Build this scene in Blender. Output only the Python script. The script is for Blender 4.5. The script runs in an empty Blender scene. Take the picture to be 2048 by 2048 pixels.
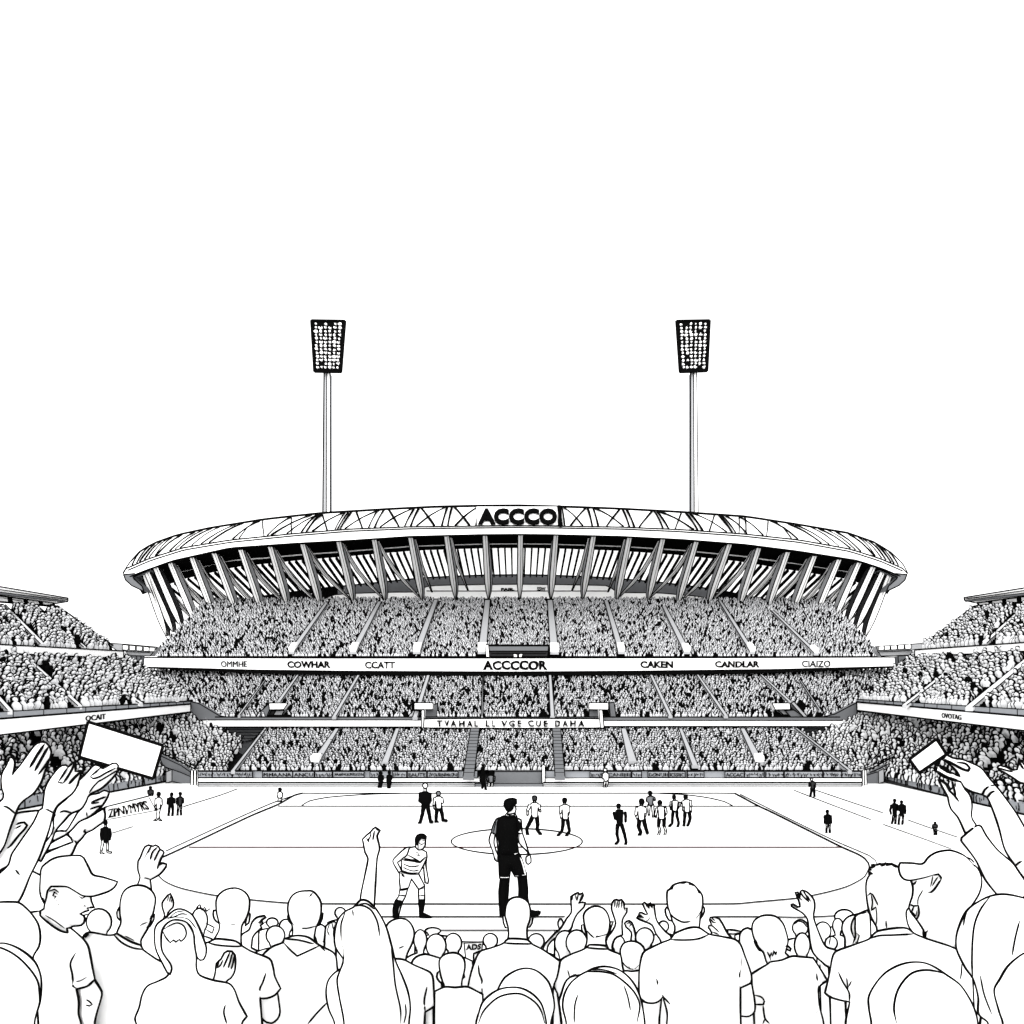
import bpy, math, random
import numpy as np
from mathutils import Vector
from mathutils.geometry import delaunay_2d_cdt

random.seed(11)
RNG = np.random.default_rng(7)
scene = bpy.context.scene
COL = scene.collection
F = 1460.0      # focal length measured on the 2048 px picture
H = 5.5         # eye height, metres
HZ = 1382.0     # horizon row
def P(u, v, Y):
    """point at distance Y metres that lies on picture point (u, v)"""
    return np.array([(u-1024.0)*Y/F, Y, H+(HZ-v)*Y/F])
def pix(p):
    return 1024.0+p[0]*F/p[1], HZ-(p[2]-H)*F/p[1]
def G(u, v, z=0.0):
    """point on level ground seen at (u, v)"""
    return P(u, v, F*(H-z)/(v-HZ))

# ------------------------------------------------------------ materials
def make_mat(name, col, vary=0.03, scale=1.5, rough=1.0):
    m = bpy.data.materials.new(name); m.use_nodes = True
    nt = m.node_tree; nt.nodes.clear()
    out = nt.nodes.new('ShaderNodeOutputMaterial'); b = nt.nodes.new('ShaderNodeBsdfPrincipled')
    b.inputs['Roughness'].default_value = rough
    b.inputs['Specular IOR Level'].default_value = 0.0
    nz = nt.nodes.new('ShaderNodeTexNoise'); nz.inputs['Scale'].default_value = scale; nz.inputs['Detail'].default_value = 4
    tc = nt.nodes.new('ShaderNodeTexCoord'); rp = nt.nodes.new('ShaderNodeValToRGB')
    rp.color_ramp.elements[0].color = tuple(c*(1-vary) for c in col)+(1,)
    rp.color_ramp.elements[1].color = tuple(min(1, c*(1+vary)) for c in col)+(1,)
    nt.links.new(tc.outputs['Object'], nz.inputs['Vector'])
    nt.links.new(nz.outputs['Fac'], rp.inputs['Fac']); nt.links.new(rp.outputs['Color'], b.inputs['Base Color'])
    nt.links.new(b.outputs['BSDF'], out.inputs['Surface'])
    return m
W, K, LG, MG, DG, RD, BG, CG, PG_, TR = range(10)
MATS = [make_mat('white_paint', (.82, .82, .82)),
        make_mat('black_ink', (.002, .002, .002), .2),
        make_mat('light_grey', (.27, .274, .283), .06, 6),
        make_mat('mid_grey', (.105, .108, .114), .06, 2),
        make_mat('dark_grey', (.02, .02, .021), .2, 2),
        make_mat('maroon_ink', (.03, .006, .007), .1),
        make_mat('blue_grey', (.21, .218, .232), .08, 3),
        make_mat('crowd_grey', (.47, .475, .49), .1, 3),
        make_mat('pale_grey', (.52, .525, .535), .12, 3),
        make_mat('translucent_roof_sheet', (.85, .85, .85))]
def _tr(m):
    nt = m.node_tree; b = next(n for n in nt.nodes if n.type == 'BSDF_PRINCIPLED'); o = next(n for n in nt.nodes if n.type == 'OUTPUT_MATERIAL')
    t = nt.nodes.new('ShaderNodeBsdfTranslucent'); mx = nt.nodes.new('ShaderNodeMixShader'); mx.inputs[0].default_value = .75
    t.inputs['Color'].default_value = (.95, .95, .95, 1)
    nt.links.new(b.outputs[0], mx.inputs[1]); nt.links.new(t.outputs[0], mx.inputs[2]); nt.links.new(mx.outputs[0], o.inputs['Surface'])
_tr(MATS[TR])

# ------------------------------------------------------------ objects
def tag(o, label=None, cat=None, group=None, kind=None):
    if label: o['label'] = label
    if cat: o['category'] = cat
    if group: o['group'] = group
    if kind: o['kind'] = kind
    return o
def empty(name, loc, label=None, cat=None, group=None):
    o = bpy.data.objects.new(name, None); COL.objects.link(o)
    o.location = [float(x) for x in loc]; o.empty_display_size = .3
    o['origin'] = [float(x) for x in loc]
    return tag(o, label, cat, group)
class MB:
    """collects shapes and links them as one mesh object"""
    def __init__(s): s.v = []; s.n = 0; s.f = []; s.m = []
    def add(s, vs, fs, mat):
        vs = np.asarray(vs, float).reshape(-1, 3); o = s.n
        s.v.append(vs); s.n += len(vs)
        for f in fs: s.f.append([int(i)+o for i in f])
        s.m += [mat]*len(fs) if np.isscalar(mat) else list(mat)
    def slab(s, pts, ext, mat=W, px=0, back=False, edges=None, emat=K):
        pts = [np.asarray(p, float) for p in pts]; n = len(pts); ext = np.asarray(ext, float)
        q = [p+ext for p in pts]
        s.add(pts+q, [list(range(n)), list(range(2*n-1, n-1, -1))]+[[i, (i+1) % n, n+(i+1) % n, n+i] for i in range(n)], mat)
        if px:
            for i in (range(n) if edges is None else edges):
                a, b = pts[i], pts[(i+1) % n]
                s.line([a, b], px, emat)
                if back: s.line([a+ext, b+ext], px, emat); s.line([a, a+ext], px, emat)
    def box(s, a, b, mat=W, px=0):
        a = np.minimum(a, b).astype(float); b = np.maximum(a, b) if False else np.asarray(b, float)
        x0, y0, z0 = a; x1, y1, z1 = b
        s.slab([(x0, y0, z0), (x1, y0, z0), (x1, y0, z1), (x0, y0, z1)], (0, y1-y0, 0), mat, px, True)
    def line(s, pts, px, mat=K, taper=False, wob=0):
        """round bar whose width reads as px picture pixels at its own distance"""
        pts = [np.asarray(p, float) for p in pts]
        rr = [max(.0004, px*.60*max(p[1], .3)/F) for p in pts]
        n = len(pts)
        if taper and n > 2:
            for i in range(n):
                t = i/(n-1); rr[i] *= .45+.55*min(1, min(t, 1-t)*6)
        if wob:
            ph = random.random()*9
            for i in range(n): rr[i] *= 1+wob*math.sin(ph+i*1.3)
        s.tube(pts, rr, mat)
    def tube(s, pts, rr, mat, k=6, closed=False):
        pts = np.array(pts, float); n = len(pts)
        if n < 2: return
        if np.isscalar(rr): rr = [rr]*n
        if closed: tn = np.roll(pts, -1, 0)-np.roll(pts, 1, 0)
        else: tn = np.gradient(pts, axis=0)
        ln = np.linalg.norm(tn, axis=1); ln[ln < 1e-9] = 1; tn = tn/ln[:, None]
        ref = np.array([0, 1., 0])
        vs = []
        for i in range(n):
            a = np.cross(tn[i], ref)
            if np.linalg.norm(a) < .2: a = np.cross(tn[i], np.array([0, 0, 1.]))
            a /= np.linalg.norm(a); b = np.cross(tn[i], a)
            for j in range(k):
                t = 2*math.pi*j/k
                vs.append(pts[i]+rr[i]*(a*math.cos(t)+b*math.sin(t)))
        fs = []
        for i in range(n if closed else n-1):
            i2 = (i+1) % n
            for j in range(k):
                fs.append([i*k+j, i*k+(j+1) % k, i2*k+(j+1) % k, i2*k+j])
        if not closed: fs += [list(range(k-1, -1, -1)), [(n-1)*k+j for j in range(k)]]
        s.add(vs, fs, mat)
    def strip(s, rows, mat):
        """rows: list of equally long point lists -> quads"""
        m = len(rows[0]); vs = [p for r in rows for p in r]
        fs = [[i*m+j, i*m+j+1, (i+1)*m+j+1, (i+1)*m+j] for i in range(len(rows)-1) for j in range(m-1)]
        s.add(vs, fs, mat)
    def build(s, name, parent=None, loc=None, smooth=False):
        if parent is not None: o0 = np.array(parent['origin'])
        elif loc is not None: o0 = np.asarray(loc, float)
        else: o0 = np.zeros(3)
        me = bpy.data.meshes.new(name)
        vs = np.concatenate(s.v)-o0
        me.from_pydata(vs.tolist(), [], s.f)
        for m in MATS: me.materials.append(m)
        me.polygons.foreach_set('material_index', np.array(s.m, dtype=np.int32))
        if smooth: me.polygons.foreach_set('use_smooth', np.ones(len(s.f), dtype=bool))
        me.update()
        o = bpy.data.objects.new(name, me); COL.objects.link(o)
        o['origin'] = [float(x) for x in o0]
        if parent is not None: o.parent = parent; o.location = (0, 0, 0)
        else: o.location = [float(x) for x in o0]
        return o

def sub(parent, mb, name):
    """child of a mesh part (its origin equals that of its thing)"""
    return mb.build(name, parent)

# ------------------------------------------------------------ curves on the picture plane
def smooth(pts, closed=True, step=6.0, corner=52):
    pts = [np.array(p, float) for p in pts]; n = len(pts)
    out = []
    def ang(i):
        a = pts[i]-pts[(i-1) % n]; b = pts[(i+1) % n]-pts[i]
        c = np.dot(a, b)/(np.linalg.norm(a)*np.linalg.norm(b)+1e-9)
        return math.degrees(math.acos(max(-1, min(1, c))))
    def tan(i, side):
        if not closed and i in (0, n-1):
            j = 1 if i == 0 else n-2
            d = (pts[j]-pts[i]) if i == 0 else (pts[i]-pts[j]); return d
        if ang(i) > corner:
            return (pts[(i+1) % n]-pts[i]) if side > 0 else (pts[i]-pts[(i-1) % n])
        return (pts[(i+1) % n]-pts[(i-1) % n])*.5
    rng = range(n if closed else n-1)
    for i in rng:
        a, b = pts[i], pts[(i+1) % n]; L = np.linalg.norm(b-a)
        if L < 1e-6: continue
        ta, tb = tan(i, 1), tan((i+1) % n, -1)
        for t_ in (ta, tb):
            l = np.linalg.norm(t_)
            if l > 1e-6: t_ *= min(1, L/l)
        k = max(1, int(L/step))
        for j in range(k):
            t = j/k
            h = (2*t**3-3*t**2+1)*a+(t**3-2*t**2+t)*ta+(-2*t**3+3*t**2)*b+(t**3-t**2)*tb
            out.append(h)
    if not closed: out.append(pts[-1])
    return out
def seg_dist(q, poly):
    a = np.asarray(poly, float); b = np.roll(a, -1, 0)
    q = np.asarray(q, float)[:, None, :]; d = (b-a)[None]; L = (d**2).sum(-1); L[L < 1e-12] = 1e-12
    t = np.clip(((q-a[None])*d).sum(-1)/L, 0, 1)
    return np.sqrt((((a[None]+t[..., None]*d)-q)**2).sum(-1).min(1))
def inside(q, poly):
    q = np.asarray(q, float); a = np.asarray(poly, float); b = np.roll(a, -1, 0)
    x, y = q[:, 0:1], q[:, 1:2]
    c = ((a[:, 1] > y) != (b[:, 1] > y))
    with np.errstate(divide='ignore', invalid='ignore'):
        xi = (b[:, 0]-a[:, 0])*(y-a[:, 1])/(b[:, 1]-a[:, 1])+a[:, 0]
    return ((c & (x < xi)).sum(1) % 2) == 1

class Shell:
    """closed rounded solid grown from an outline standing in the vertical plane at distance Y"""
    def __init__(s, poly, Y, mat=W, line=3.4, cap=.10, sm=True, slope=1.35, emat=K, noline=()):
        s.Y = Y; s.mat = mat; s.px = line; s.emat = emat
        p = smooth(poly, True, 5.0 if Y < 12 else 3.0) if sm else [np.array(q, float) for q in poly]
        s.poly = np.array(p); s.k = Y/F; s.cap = cap; s.slope = slope
        ar = 0.0; b = np.roll(s.poly, -1, 0)
        ar = abs((s.poly[:, 0]*b[:, 1]-b[:, 0]*s.poly[:, 1]).sum())/2
        mn, mx = s.poly.min(0), s.poly.max(0)
        st = max(2.2, math.sqrt(ar)/13)
        gx = np.arange(mn[0]+st/2, mx[0], st); gy = np.arange(mn[1]+st/2, mx[1], st*.87)
        pts = np.array([(x+(st/2 if j % 2 else 0), y) for j, y in enumerate(gy) for x in gx]) if len(gx) and len(gy) else np.zeros((0, 2))
        if len(pts):
            pts = pts[inside(pts, s.poly)]
        if len(pts):
            d = seg_dist(pts, s.poly); pts = pts[d > st*.45]
        s.grid = pts
        dd = seg_dist(pts, s.poly) if len(pts) else np.array([2.0])
        s.D = max(dd.max() if len(dd) else 2.0, 2.0)
        s.Hm = min(cap, s.slope*.5*s.D*s.k)          # bulge in metres
    def height(s, d):
        D = min(s.D, 2*s.cap/(s.slope*s.k))
        x = np.clip(np.asarray(d)/D, 0, 1)
        return s.Hm*(1-(1-x)**2)
    def mesh(s, mb):
        n = len(s.poly); allp = [Vector((float(a), float(b))) for a, b in s.poly]+[Vector((float(a), float(b))) for a, b in s.grid]
        res = delaunay_2d_cdt(allp, [], [list(range(n))], 1, 1e-4)
        vv = np.array([(p.x, p.y) for p in res[0]]); tri = res[2]
        if not len(vv): return
        d = seg_dist(vv, s.poly); d[d < 1e-3] = 0
        h = s.height(d)
        X = (vv[:, 0]-1024)*s.k; Z = H+(HZ-vv[:, 1])*s.k
        fr = np.stack([X, s.Y-h, Z], 1); bk = np.stack([X, s.Y+h+1e-4, Z], 1)
        m = len(vv)
        fs = [list(t) for t in tri]+[[m+i for i in reversed(t)] for t in tri]
        mb.add(np.concatenate([fr, bk]), fs, s.mat)
        if s.px:
            r = s.px*.60*s.k
            pts = [P(a, b, s.Y)-np.array([0, r*.7, 0]) for a, b in s.poly]
            ph = random.random()*9
            rr = [r*(1.08+.16*math.sin(ph+i*.35)) for i in range(n)]
            mb.tube(pts, rr, s.emat, 6, True)
    def stroke(s, mb, pts, px=None, mat=K, closed=False, sm=True):
        px = px or s.px or 3
        q = np.array(smooth(pts, closed, 4.0) if sm else pts)
        if not sm:
            pass
        d = seg_dist(q, s.poly); d = np.where(inside(q, s.poly), d, 0)
        h = s.height(d); r = px*.60*s.k
        w = []
        for (a, b), hh in zip(q, h):
            Yh = s.Y-hh-r*.5; w.append(P(a, b, Yh))
        n = len(w); rr = []
        for i in range(n):
            t = i/max(1, n-1); e = 1 if closed else .4+.6*min(1, min(t, 1-t)*7)
            rr.append(r*e)
        mb.tube(w, rr, mat, 5, closed)

# tiles in which outlines were measured: origin and scale
def tile(ox, oy, sc):
    return lambda pts: [(ox+a/sc, oy+b/sc) for a, b in pts]
T1, T2, T3, T4 = tile(0, 1600, 3.864), tile(400, 1600, 3.864), tile(800, 1600, 3.864), tile(1200, 1600, 3.864)
T5, T6, T7 = tile(1600, 1600, 4.3125), tile(0, 1400, 4.83), tile(1700, 1400, 5.52)
TV, TW, TX = tile(350, 1300, 3.864), tile(800, 1300, 3.864), tile(1250, 1300, 3.864)
def S(txt):
    """'x,y x,y' -> points"""
    return [tuple(float(c) for c in w.split(',')) for w in txt.split()]

# ------------------------------------------------------------ lettering
def letters(text, pts4, parent, name='lettering', bold=.02, mat=K, thick=.03, wob=0.0):
    """real extruded letters filling the quad (top-left, top-right, bottom-right, bottom-left in the world)"""
    cu = bpy.data.curves.new('t', 'FONT'); cu.body = text; cu.bevel_depth = bold; cu.bevel_resolution = 0; cu.extrude = .02; cu.resolution_u = 3
    o = bpy.data.objects.new('t', cu); COL.objects.link(o)
    dg = bpy.context.evaluated_depsgraph_get(); dg.update()
    me = o.evaluated_get(dg).to_mesh()
    vs = np.array([v.co[:] for v in me.vertices]); fs = [list(p.vertices) for p in me.polygons]
    o.evaluated_get(dg).to_mesh_clear(); bpy.data.objects.remove(o); bpy.data.curves.remove(cu)
    mn, mx = vs.min(0), vs.max(0); s = (vs[:, 0]-mn[0])/(mx[0]-mn[0]); t = (vs[:, 1]-mn[1])/(mx[1]-mn[1])
    if wob: t = t+wob*np.sin(s*23)*.5; s = s+wob*.12*np.sin(vs[:, 1]*9+s*40)
    tl, tr, br, bl = [np.asarray(p, float) for p in pts4]
    w = ((1-s)*(1-t))[:, None]*bl+(s*(1-t))[:, None]*br+(s*t)[:, None]*tr+((1-s)*t)[:, None]*tl
    nrm = np.cross(tr-tl, bl-tl); nrm /= np.linalg.norm(nrm)
    if nrm[1] > 0: nrm = -nrm
    w = w+nrm[None]*(np.where(vs[:, 2] > 0, thick*(.8+.2*(vs[:, 2] > .021)), -thick*.3))[:, None]
    mb = MB(); mb.add(w, fs, mat)
    return mb.build(name, parent)
# ============================================================ ground and sky
mb = MB(); mb.add([(-300, -60, 0), (300, -60, 0), (300, 500, 0), (-300, 500, 0)], [[0, 1, 2, 3]], W)
tag(mb.build('ground'), kind='structure')

def ground_line(mb, pts, px, mat=K, lift=.006):
    px *= 1.18; lift += .012
    q = smooth(pts, False, 8.0) if len(pts) > 2 else [np.array(p, float) for p in pts]
    # flat painted band on the ground, wide enough to read as px pixels
    g = [G(a, b, lift) for a, b in q]; n = len(g); L = []; R = []
    for i in range(n):
        a, b = q[max(0, i-1)], q[min(n-1, i+1)]
        d = np.array([b[0]-a[0], b[1]-a[1]]); d = d/(np.linalg.norm(d)+1e-9); nn = np.array([-d[1], d[0]])*px*.5
        L.append(G(q[i][0]+nn[0], q[i][1]+nn[1], lift)); R.append(G(q[i][0]-nn[0], q[i][1]-nn[1], lift))
    mb.strip([L, R], mat)
mb = MB()
ground_line(mb, [(378, 1694), (1683, 1694)], 2.0, RD)
ground_line(mb, [(556, 1612), (1517, 1612)], 1.8)
ground_line(mb, [(603, 1586), (640, 1586.2), (1440, 1586), (1471, 1586.5)], 1.8)
ell = [(1033.5+132.5*math.cos(t), 1682.7+27.2*math.sin(t)) for t in np.linspace(0, 2*math.pi, 80)]
L_ = [G(a, b, .022) for a, b in ell]; R_ = [G(1033.5+(a-1033.5)*.978, 1682.7+(b-1682.7)*.905, .022) for a, b in ell]
mb.strip([L_, R_], K)
ground_line(mb, [(603.6, 1610.6), (619, 1601.5), (660.6, 1593.7), (738, 1588.2), (800, 1586.4)], 1.6, K, .012)
ground_line(mb, [(1465, 1611), (1449, 1603), (1415.6, 1595), (1369, 1589), (1320, 1586.4)], 1.6, K, .012)
ground_line(mb, [(319.6, 1716), (336, 1709), (388, 1685), (500, 1632), (557, 1608), (588, 1590.5), (605, 1586)], 2.6, K, .014)
ground_line(mb, [(331, 1702), (350, 1693), (479, 1634), (541.5, 1606.7), (583, 1592)], 1.5, K, .014)
ground_line(mb, [(319.6, 1716), (311, 1735), (319.6, 1754), (336, 1766), (362, 1776), (401, 1785), (435, 1791), (501, 1799), (576, 1805.5), (643, 1807), (1200, 1807.5), (1469, 1807), (1510.6, 1803.5), (1593, 1796), (1624, 1790.5), (1658, 1783), (1693, 1773), (1716, 1762), (1730, 1752), (1739, 1734)], 2.2, K, .016)
ground_line(mb, [(1470, 1586.5), (1515, 1610.6), (1547.6, 1626), (1680, 1692), (1716, 1708), (1730, 1717), (1737, 1726), (1739, 1735)], 2.8, K, .014)
ground_line(mb, [(1480, 1588), (1600, 1647.5), (1669.6, 1681), (1739, 1711), (1751, 1720.6), (1754, 1728)], 1.5, K, .014)
for seg in ([(756, 1833), (1130, 1833)], [(1430, 1833), (1530, 1833), (1600, 1834), (1676, 1831)], [(870, 1860), (1120, 1860)], [(900, 1883), (970, 1883)]):
    ground_line(mb, seg, 2.2, K, .018)
for seg in ([(1588, 1580), (1637, 1599), (1742, 1639)], [(1632, 1580), (1691, 1600), (1766, 1625)], [(1815, 1639), (1860, 1655), (1916, 1674)], [(1766, 1648), (1850, 1678), (1902, 1697)],
            [(475, 1577), (440, 1590), (366, 1613)], [(223, 1666), (266, 1652.6)]):
    ground_line(mb, seg, 1.2, K, .018)
tag(mb.build('pitch_markings'), kind='structure')

# ============================================================ crowd
def template():
    """one spectator on a black seat: shoulders, rounded head, dark hair; low detail; unit height 1"""
    k = 6; v = []; f = []; m = []
    prof = [(.25, .14, 0), (.29, .16, .36), (.17, .11, .56), (.08, .07, .61), (.15, .15, .74), (.13, .13, .88)]
    for rx, ry, z in prof:
        for j in range(k):
            a = 2*math.pi*(j+.5)/k; v.append((rx*math.cos(a), ry*math.sin(a), z))
    v.append((0, 0, .95)); top = len(v)-1
    for i in range(len(prof)-1):
        for j in range(k): f.append([i*k+j, i*k+(j+1) % k, (i+1)*k+(j+1) % k, (i+1)*k+j]); m.append(0)
    for j in range(k): f.append([(len(prof)-1)*k+j, (len(prof)-1)*k+(j+1) % k, top]); m.append(0)
    # seat back and hair: one dark plate of real thickness behind the figure
    o = len(v); pl = [(-.37, 0), (.37, 0), (.39, .42), (.24, .62), (.23, .9), (.10, 1.05), (-.10, 1.05), (-.23, .9), (-.24, .62), (-.39, .42)]
    for y in (.13, .2):
        for x, z in pl: v.append((x, y, z))
    n = len(pl); f.append([o+i for i in range(n)]); m.append(1)
    f.append([o+n+i for i in reversed(range(n))]); m.append(1)
    for i in range(n): f.append([o+i, o+n+i, o+n+(i+1) % n, o+(i+1) % n]); m.append(1)
    return np.array(v), f, m
TV_, TF_, TM_ = template()
def plane_of(c4):
    a, b, c = c4[0], c4[1], c4[3]; n = np.cross(b-a, c-a); n /= np.linalg.norm(n); return a, n
def hit(u, v, pl, lift=0.0):
    a, n = pl; n2 = n if n[2] > 0 else -n
    d = P(u, v, 1.0)-np.array([0, 0, H]); o = np.array([0, 0, H])
    t = np.dot(a+n2*lift-o, n2)/np.dot(d, n2); return o+d*t
class Tier:
    def __init__(s, corners, rows, step, size, aisles=(), holes=(), greys=(.80, .08), deck=K, tilt=0, plate=1.0, cm=CG, side=0):
        s.c = [P(*q) for q in corners]; s.pl = plane_of(s.c); s.rows = rows; s.step = step; s.size = size
        s.aisles = aisles; s.holes = holes; s.greys = greys; s.deckm = deck; s.plate = plate; s.side = side; s.cm = cm
    def at(s, a, t):
        c = s.c; return (1-t)*((1-a)*c[0]+a*c[1])+t*((1-a)*c[3]+a*c[2])
    def deck(s, mb):
        n = s.rows
        ra = []
        for i in range(n):
            p0, p1 = s.at(0, i/n), s.at(1, i/n); q0, q1 = s.at(0, (i+1)/n), s.at(1, (i+1)/n)
            q0f, q1f = np.array([q0[0], q0[1], p0[2]]), np.array([q1[0], q1[1], p1[2]])
            ra += [[p0, p1], [q0f, q1f]]
        ra.append([s.at(0, 1), s.at(1, 1)])
        mb.strip(ra, s.deckm)
        # under side so the terrace has depth
        mb.strip([[s.at(0, 0)-np.array([0, 0, .5]), s.at(1, 0)-np.array([0, 0, .5])], [s.at(0, 1)-np.array([0, 0, .9]), s.at(1, 1)-np.array([0, 0, .9])]], DG)
    def blocked(s, u, v):
        for (ub, vb, ut, vt, wb, wt) in s.aisles:
            t = (v-vb)/(vt-vb)
            if -.04 <= t <= 1.05:
                if abs(u-(ub+(ut-ub)*t)) < (wb+(wt-wb)*t)*.5+1.2+s.side: return True
        for (u0, v0, u1, v1) in s.holes:
            if u0 < u < u1 and v0 < v < v1: return True
        return False
    def crowd(s, mb, dens=.96):
        V = []; Fc = []; M = []; n = 0; nt = len(TV_)
        fl = TF_; row = 0
        for i in range(s.rows):
            t = (i+.5)/s.rows; L = np.linalg.norm(s.at(1, t)-s.at(0, t)); m = int(L/s.step)
            e = s.at(.5, 1)-s.at(.5, 0); ang = math.atan2(e[1], e[0])-math.pi/2
            for j in range(m):
                if random.random() > dens: continue
                a = (j+.5+(.5 if i % 2 else 0)*.9+random.uniform(-.28, .28))/m
                if a > 1: continue
                p = s.at(a, t); p[2] = s.at(a, i/s.rows)[2]
                p = p+np.array([0, random.uniform(-.1, .1), 0])
                sz = s.size*random.uniform(.82, 1.15)
                u, v = pix(p+np.array([0, 0, sz*.75]))
                if u < -70 or u > 2120 or s.blocked(u, v): continue
                u2, v2 = pix(p)
                if s.side and s.blocked(u2, v2): continue
                r = random.random()
                mat = K if r < s.greys[1] else s.cm
                ca, sa = math.cos(ang+random.uniform(-.4, .4)), math.sin(ang)
                tv = TV_.copy(); tv[-20:, 0] *= s.plate; tv[-20:, 2] *= (1+s.plate)/2
                w = tv*np.array([sz*random.uniform(.75, 1.2), sz, sz*random.uniform(.85, 1.12)])
                lean = random.uniform(-.45, .45)
                x = w[:, 0]*math.cos(ang)-w[:, 1]*math.sin(ang)+lean*w[:, 2]; y = w[:, 0]*math.sin(ang)+w[:, 1]*math.cos(ang)
                V.append(np.stack([x, y, w[:, 2]], 1)+p)
                for f, mm in zip(fl, TM_): Fc.append([q+n for q in f]); M.append(K if mm else mat)
                n += nt
        if V: mb.add(np.concatenate(V), Fc, M)

# stair lines between the blocks: foot (u,v), head (u,v), width at foot and head, all seen from the eye point
A3 = [(583, 1303, 653, 1205, 11, 7), (706, 1303, 759, 1203, 13, 8), (833, 1303, 872, 1199, 14, 9), (964, 1303, 975, 1200, 17, 11), (1109, 1304, 1100, 1200, 17, 11),
      (1243, 1303, 1212, 1200, 13, 8), (1374, 1303, 1328, 1212, 13, 8), (1505, 1303, 1439, 1200, 10, 6), (1633, 1306, 1545, 1221, 9, 6), (461, 1303, 500, 1250, 8, 4)]
A2 = [(557, 1403, 596, 1349, 8, 5), (668, 1433, 717.5, 1349, 8, 6), (830, 1434, 857, 1349, 10, 7), (1105, 1432, 1100, 1349, 9, 6), (964, 1432, 966, 1349, 3, 2), (1341, 1431, 1302, 1349, 8, 6), (1452, 1431, 1395, 1349, 8, 5), (1580, 1403, 1522, 1349, 7, 5), (478, 1430, 530, 1360, 5, 3), (1640, 1420, 1600, 1360, 4, 3)]
A1 = [(630, 1524, 674, 1457, 17, 8), (770, 1524, 795, 1457, 14, 8), (937, 1553, 950, 1457, 22, 18), (1120, 1553, 1113, 1457, 20, 17), (1265, 1522, 1247, 1457, 18, 10), (1390, 1530, 1361, 1457, 12, 7), (1519, 1524, 1485, 1457, 17, 9), (466, 1541, 531, 1456, 8, 5), (1700, 1541, 1592, 1456, 8, 5)]
HOLE3 = [(973, 1287, 1099, 1312)]
HOLE2 = [(530, 1405, 578, 1440), (822, 1404, 874, 1440), (1178, 1404, 1232, 1440), (1546, 1404, 1612, 1440)]
t3 = Tier([(303, 1312, 58.3), (1768, 1312, 58.3), (1652, 1197, 70), (412, 1197, 70)], 34, .172, .315, A3, HOLE3, (.80, .18))
t2 = Tier([(440, 1434, 50.7), (1672, 1433, 50.7), (1796, 1340, 59.5), (285, 1340, 59.5)], 24, .172, .34, A2, HOLE2, (.74, .27))  # larger share of black figures stands in for the shade over this tier
t1 = Tier([(464, 1541, 43.2), (1702, 1540, 43.2), (1590, 1456, 51), (531, 1456, 51)], 17, .182, .38, A1, [(984, 1540, 1086, 1560)], (.84, .11))

def far_piece(root, tiers):
    for t in tiers:
        m = MB(); t.deck(m); m.build('seating_deck', root)
def aisle(root, tier, a, mat, px=1.4, steps=0, box=None, lift=.30):
    (ub, vb, ut, vt, wb, wt) = a
    q = [hit(ub-wb/2, vb, tier.pl, lift), hit(ub+wb/2, vb, tier.pl, lift), hit(ut+wt/2, vt, tier.pl, lift), hit(ut-wt/2, vt, tier.pl, lift)]
    m = MB(); m.slab(q, (0, 0, -.2), mat, px, edges=[1, 3])
    for k in range(steps):
        t = (k+1)/(steps+1); m.line([q[0]*(1-t)+q[3]*t-np.array([0, .02, 0]), q[1]*(1-t)+q[2]*t-np.array([0, .02, 0])], 1.2)
    if box:
        t = box; m.slab([q[0], q[1], q[1]*(1-t)+q[2]*t, q[0]*(1-t)+q[3]*t], (0, -.12, .3), W)
    return m.build('stair_aisle', root)

# ============================================================ the far grandstand
G1 = empty('grandstand', P(1030, 1572, 42.5)*np.array([1, 1, 0]), 'large curved far grandstand with three packed tiers under a sweeping white roof on slanted fins', 'grandstand')
far_piece(G1, (t3, t2, t1))
for a in A3[:9]: aisle(G1, t3, a, LG, 1.6, 0, .09)
for i, a in enumerate(A2): aisle(G1, t2, a, LG, 1.6)
for i, a in enumerate(A1):
    aisle(G1, t1, a, MG if i in (2, 3) else LG, 1.6, 13 if i in (2, 3) else 0, .10 if i in (0, 6) else None, .34)

def band(mb, us, top, bot, Yf, depth, mat=W, pxt=1.6, pxb=1.6):
    """curved beam: follows top(u) and bot(u) at distance Yf(u)"""
    a = [P(u, top(u), Yf(u)) for u in us]; b = [P(u, bot(u), Yf(u)) for u in us]
    e = np.array([0, depth, 0]); mb.strip([[p+e for p in a], a, b, [p+e for p in b]], mat)
    mb.add([a[0], a[0]+e, b[0]+e, b[0]], [[0, 1, 2, 3]], mat); mb.add([a[-1], a[-1]+e, b[-1]+e, b[-1]], [[0, 1, 2, 3]], mat)
    if pxt: mb.line(a, pxt)
    if pxb: mb.line(b, pxb)
def ip(tab):
    xs = [q[0] for q in tab]; ys = [q[1] for q in tab]
    return lambda u: float(np.interp(u, xs, ys))
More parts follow.
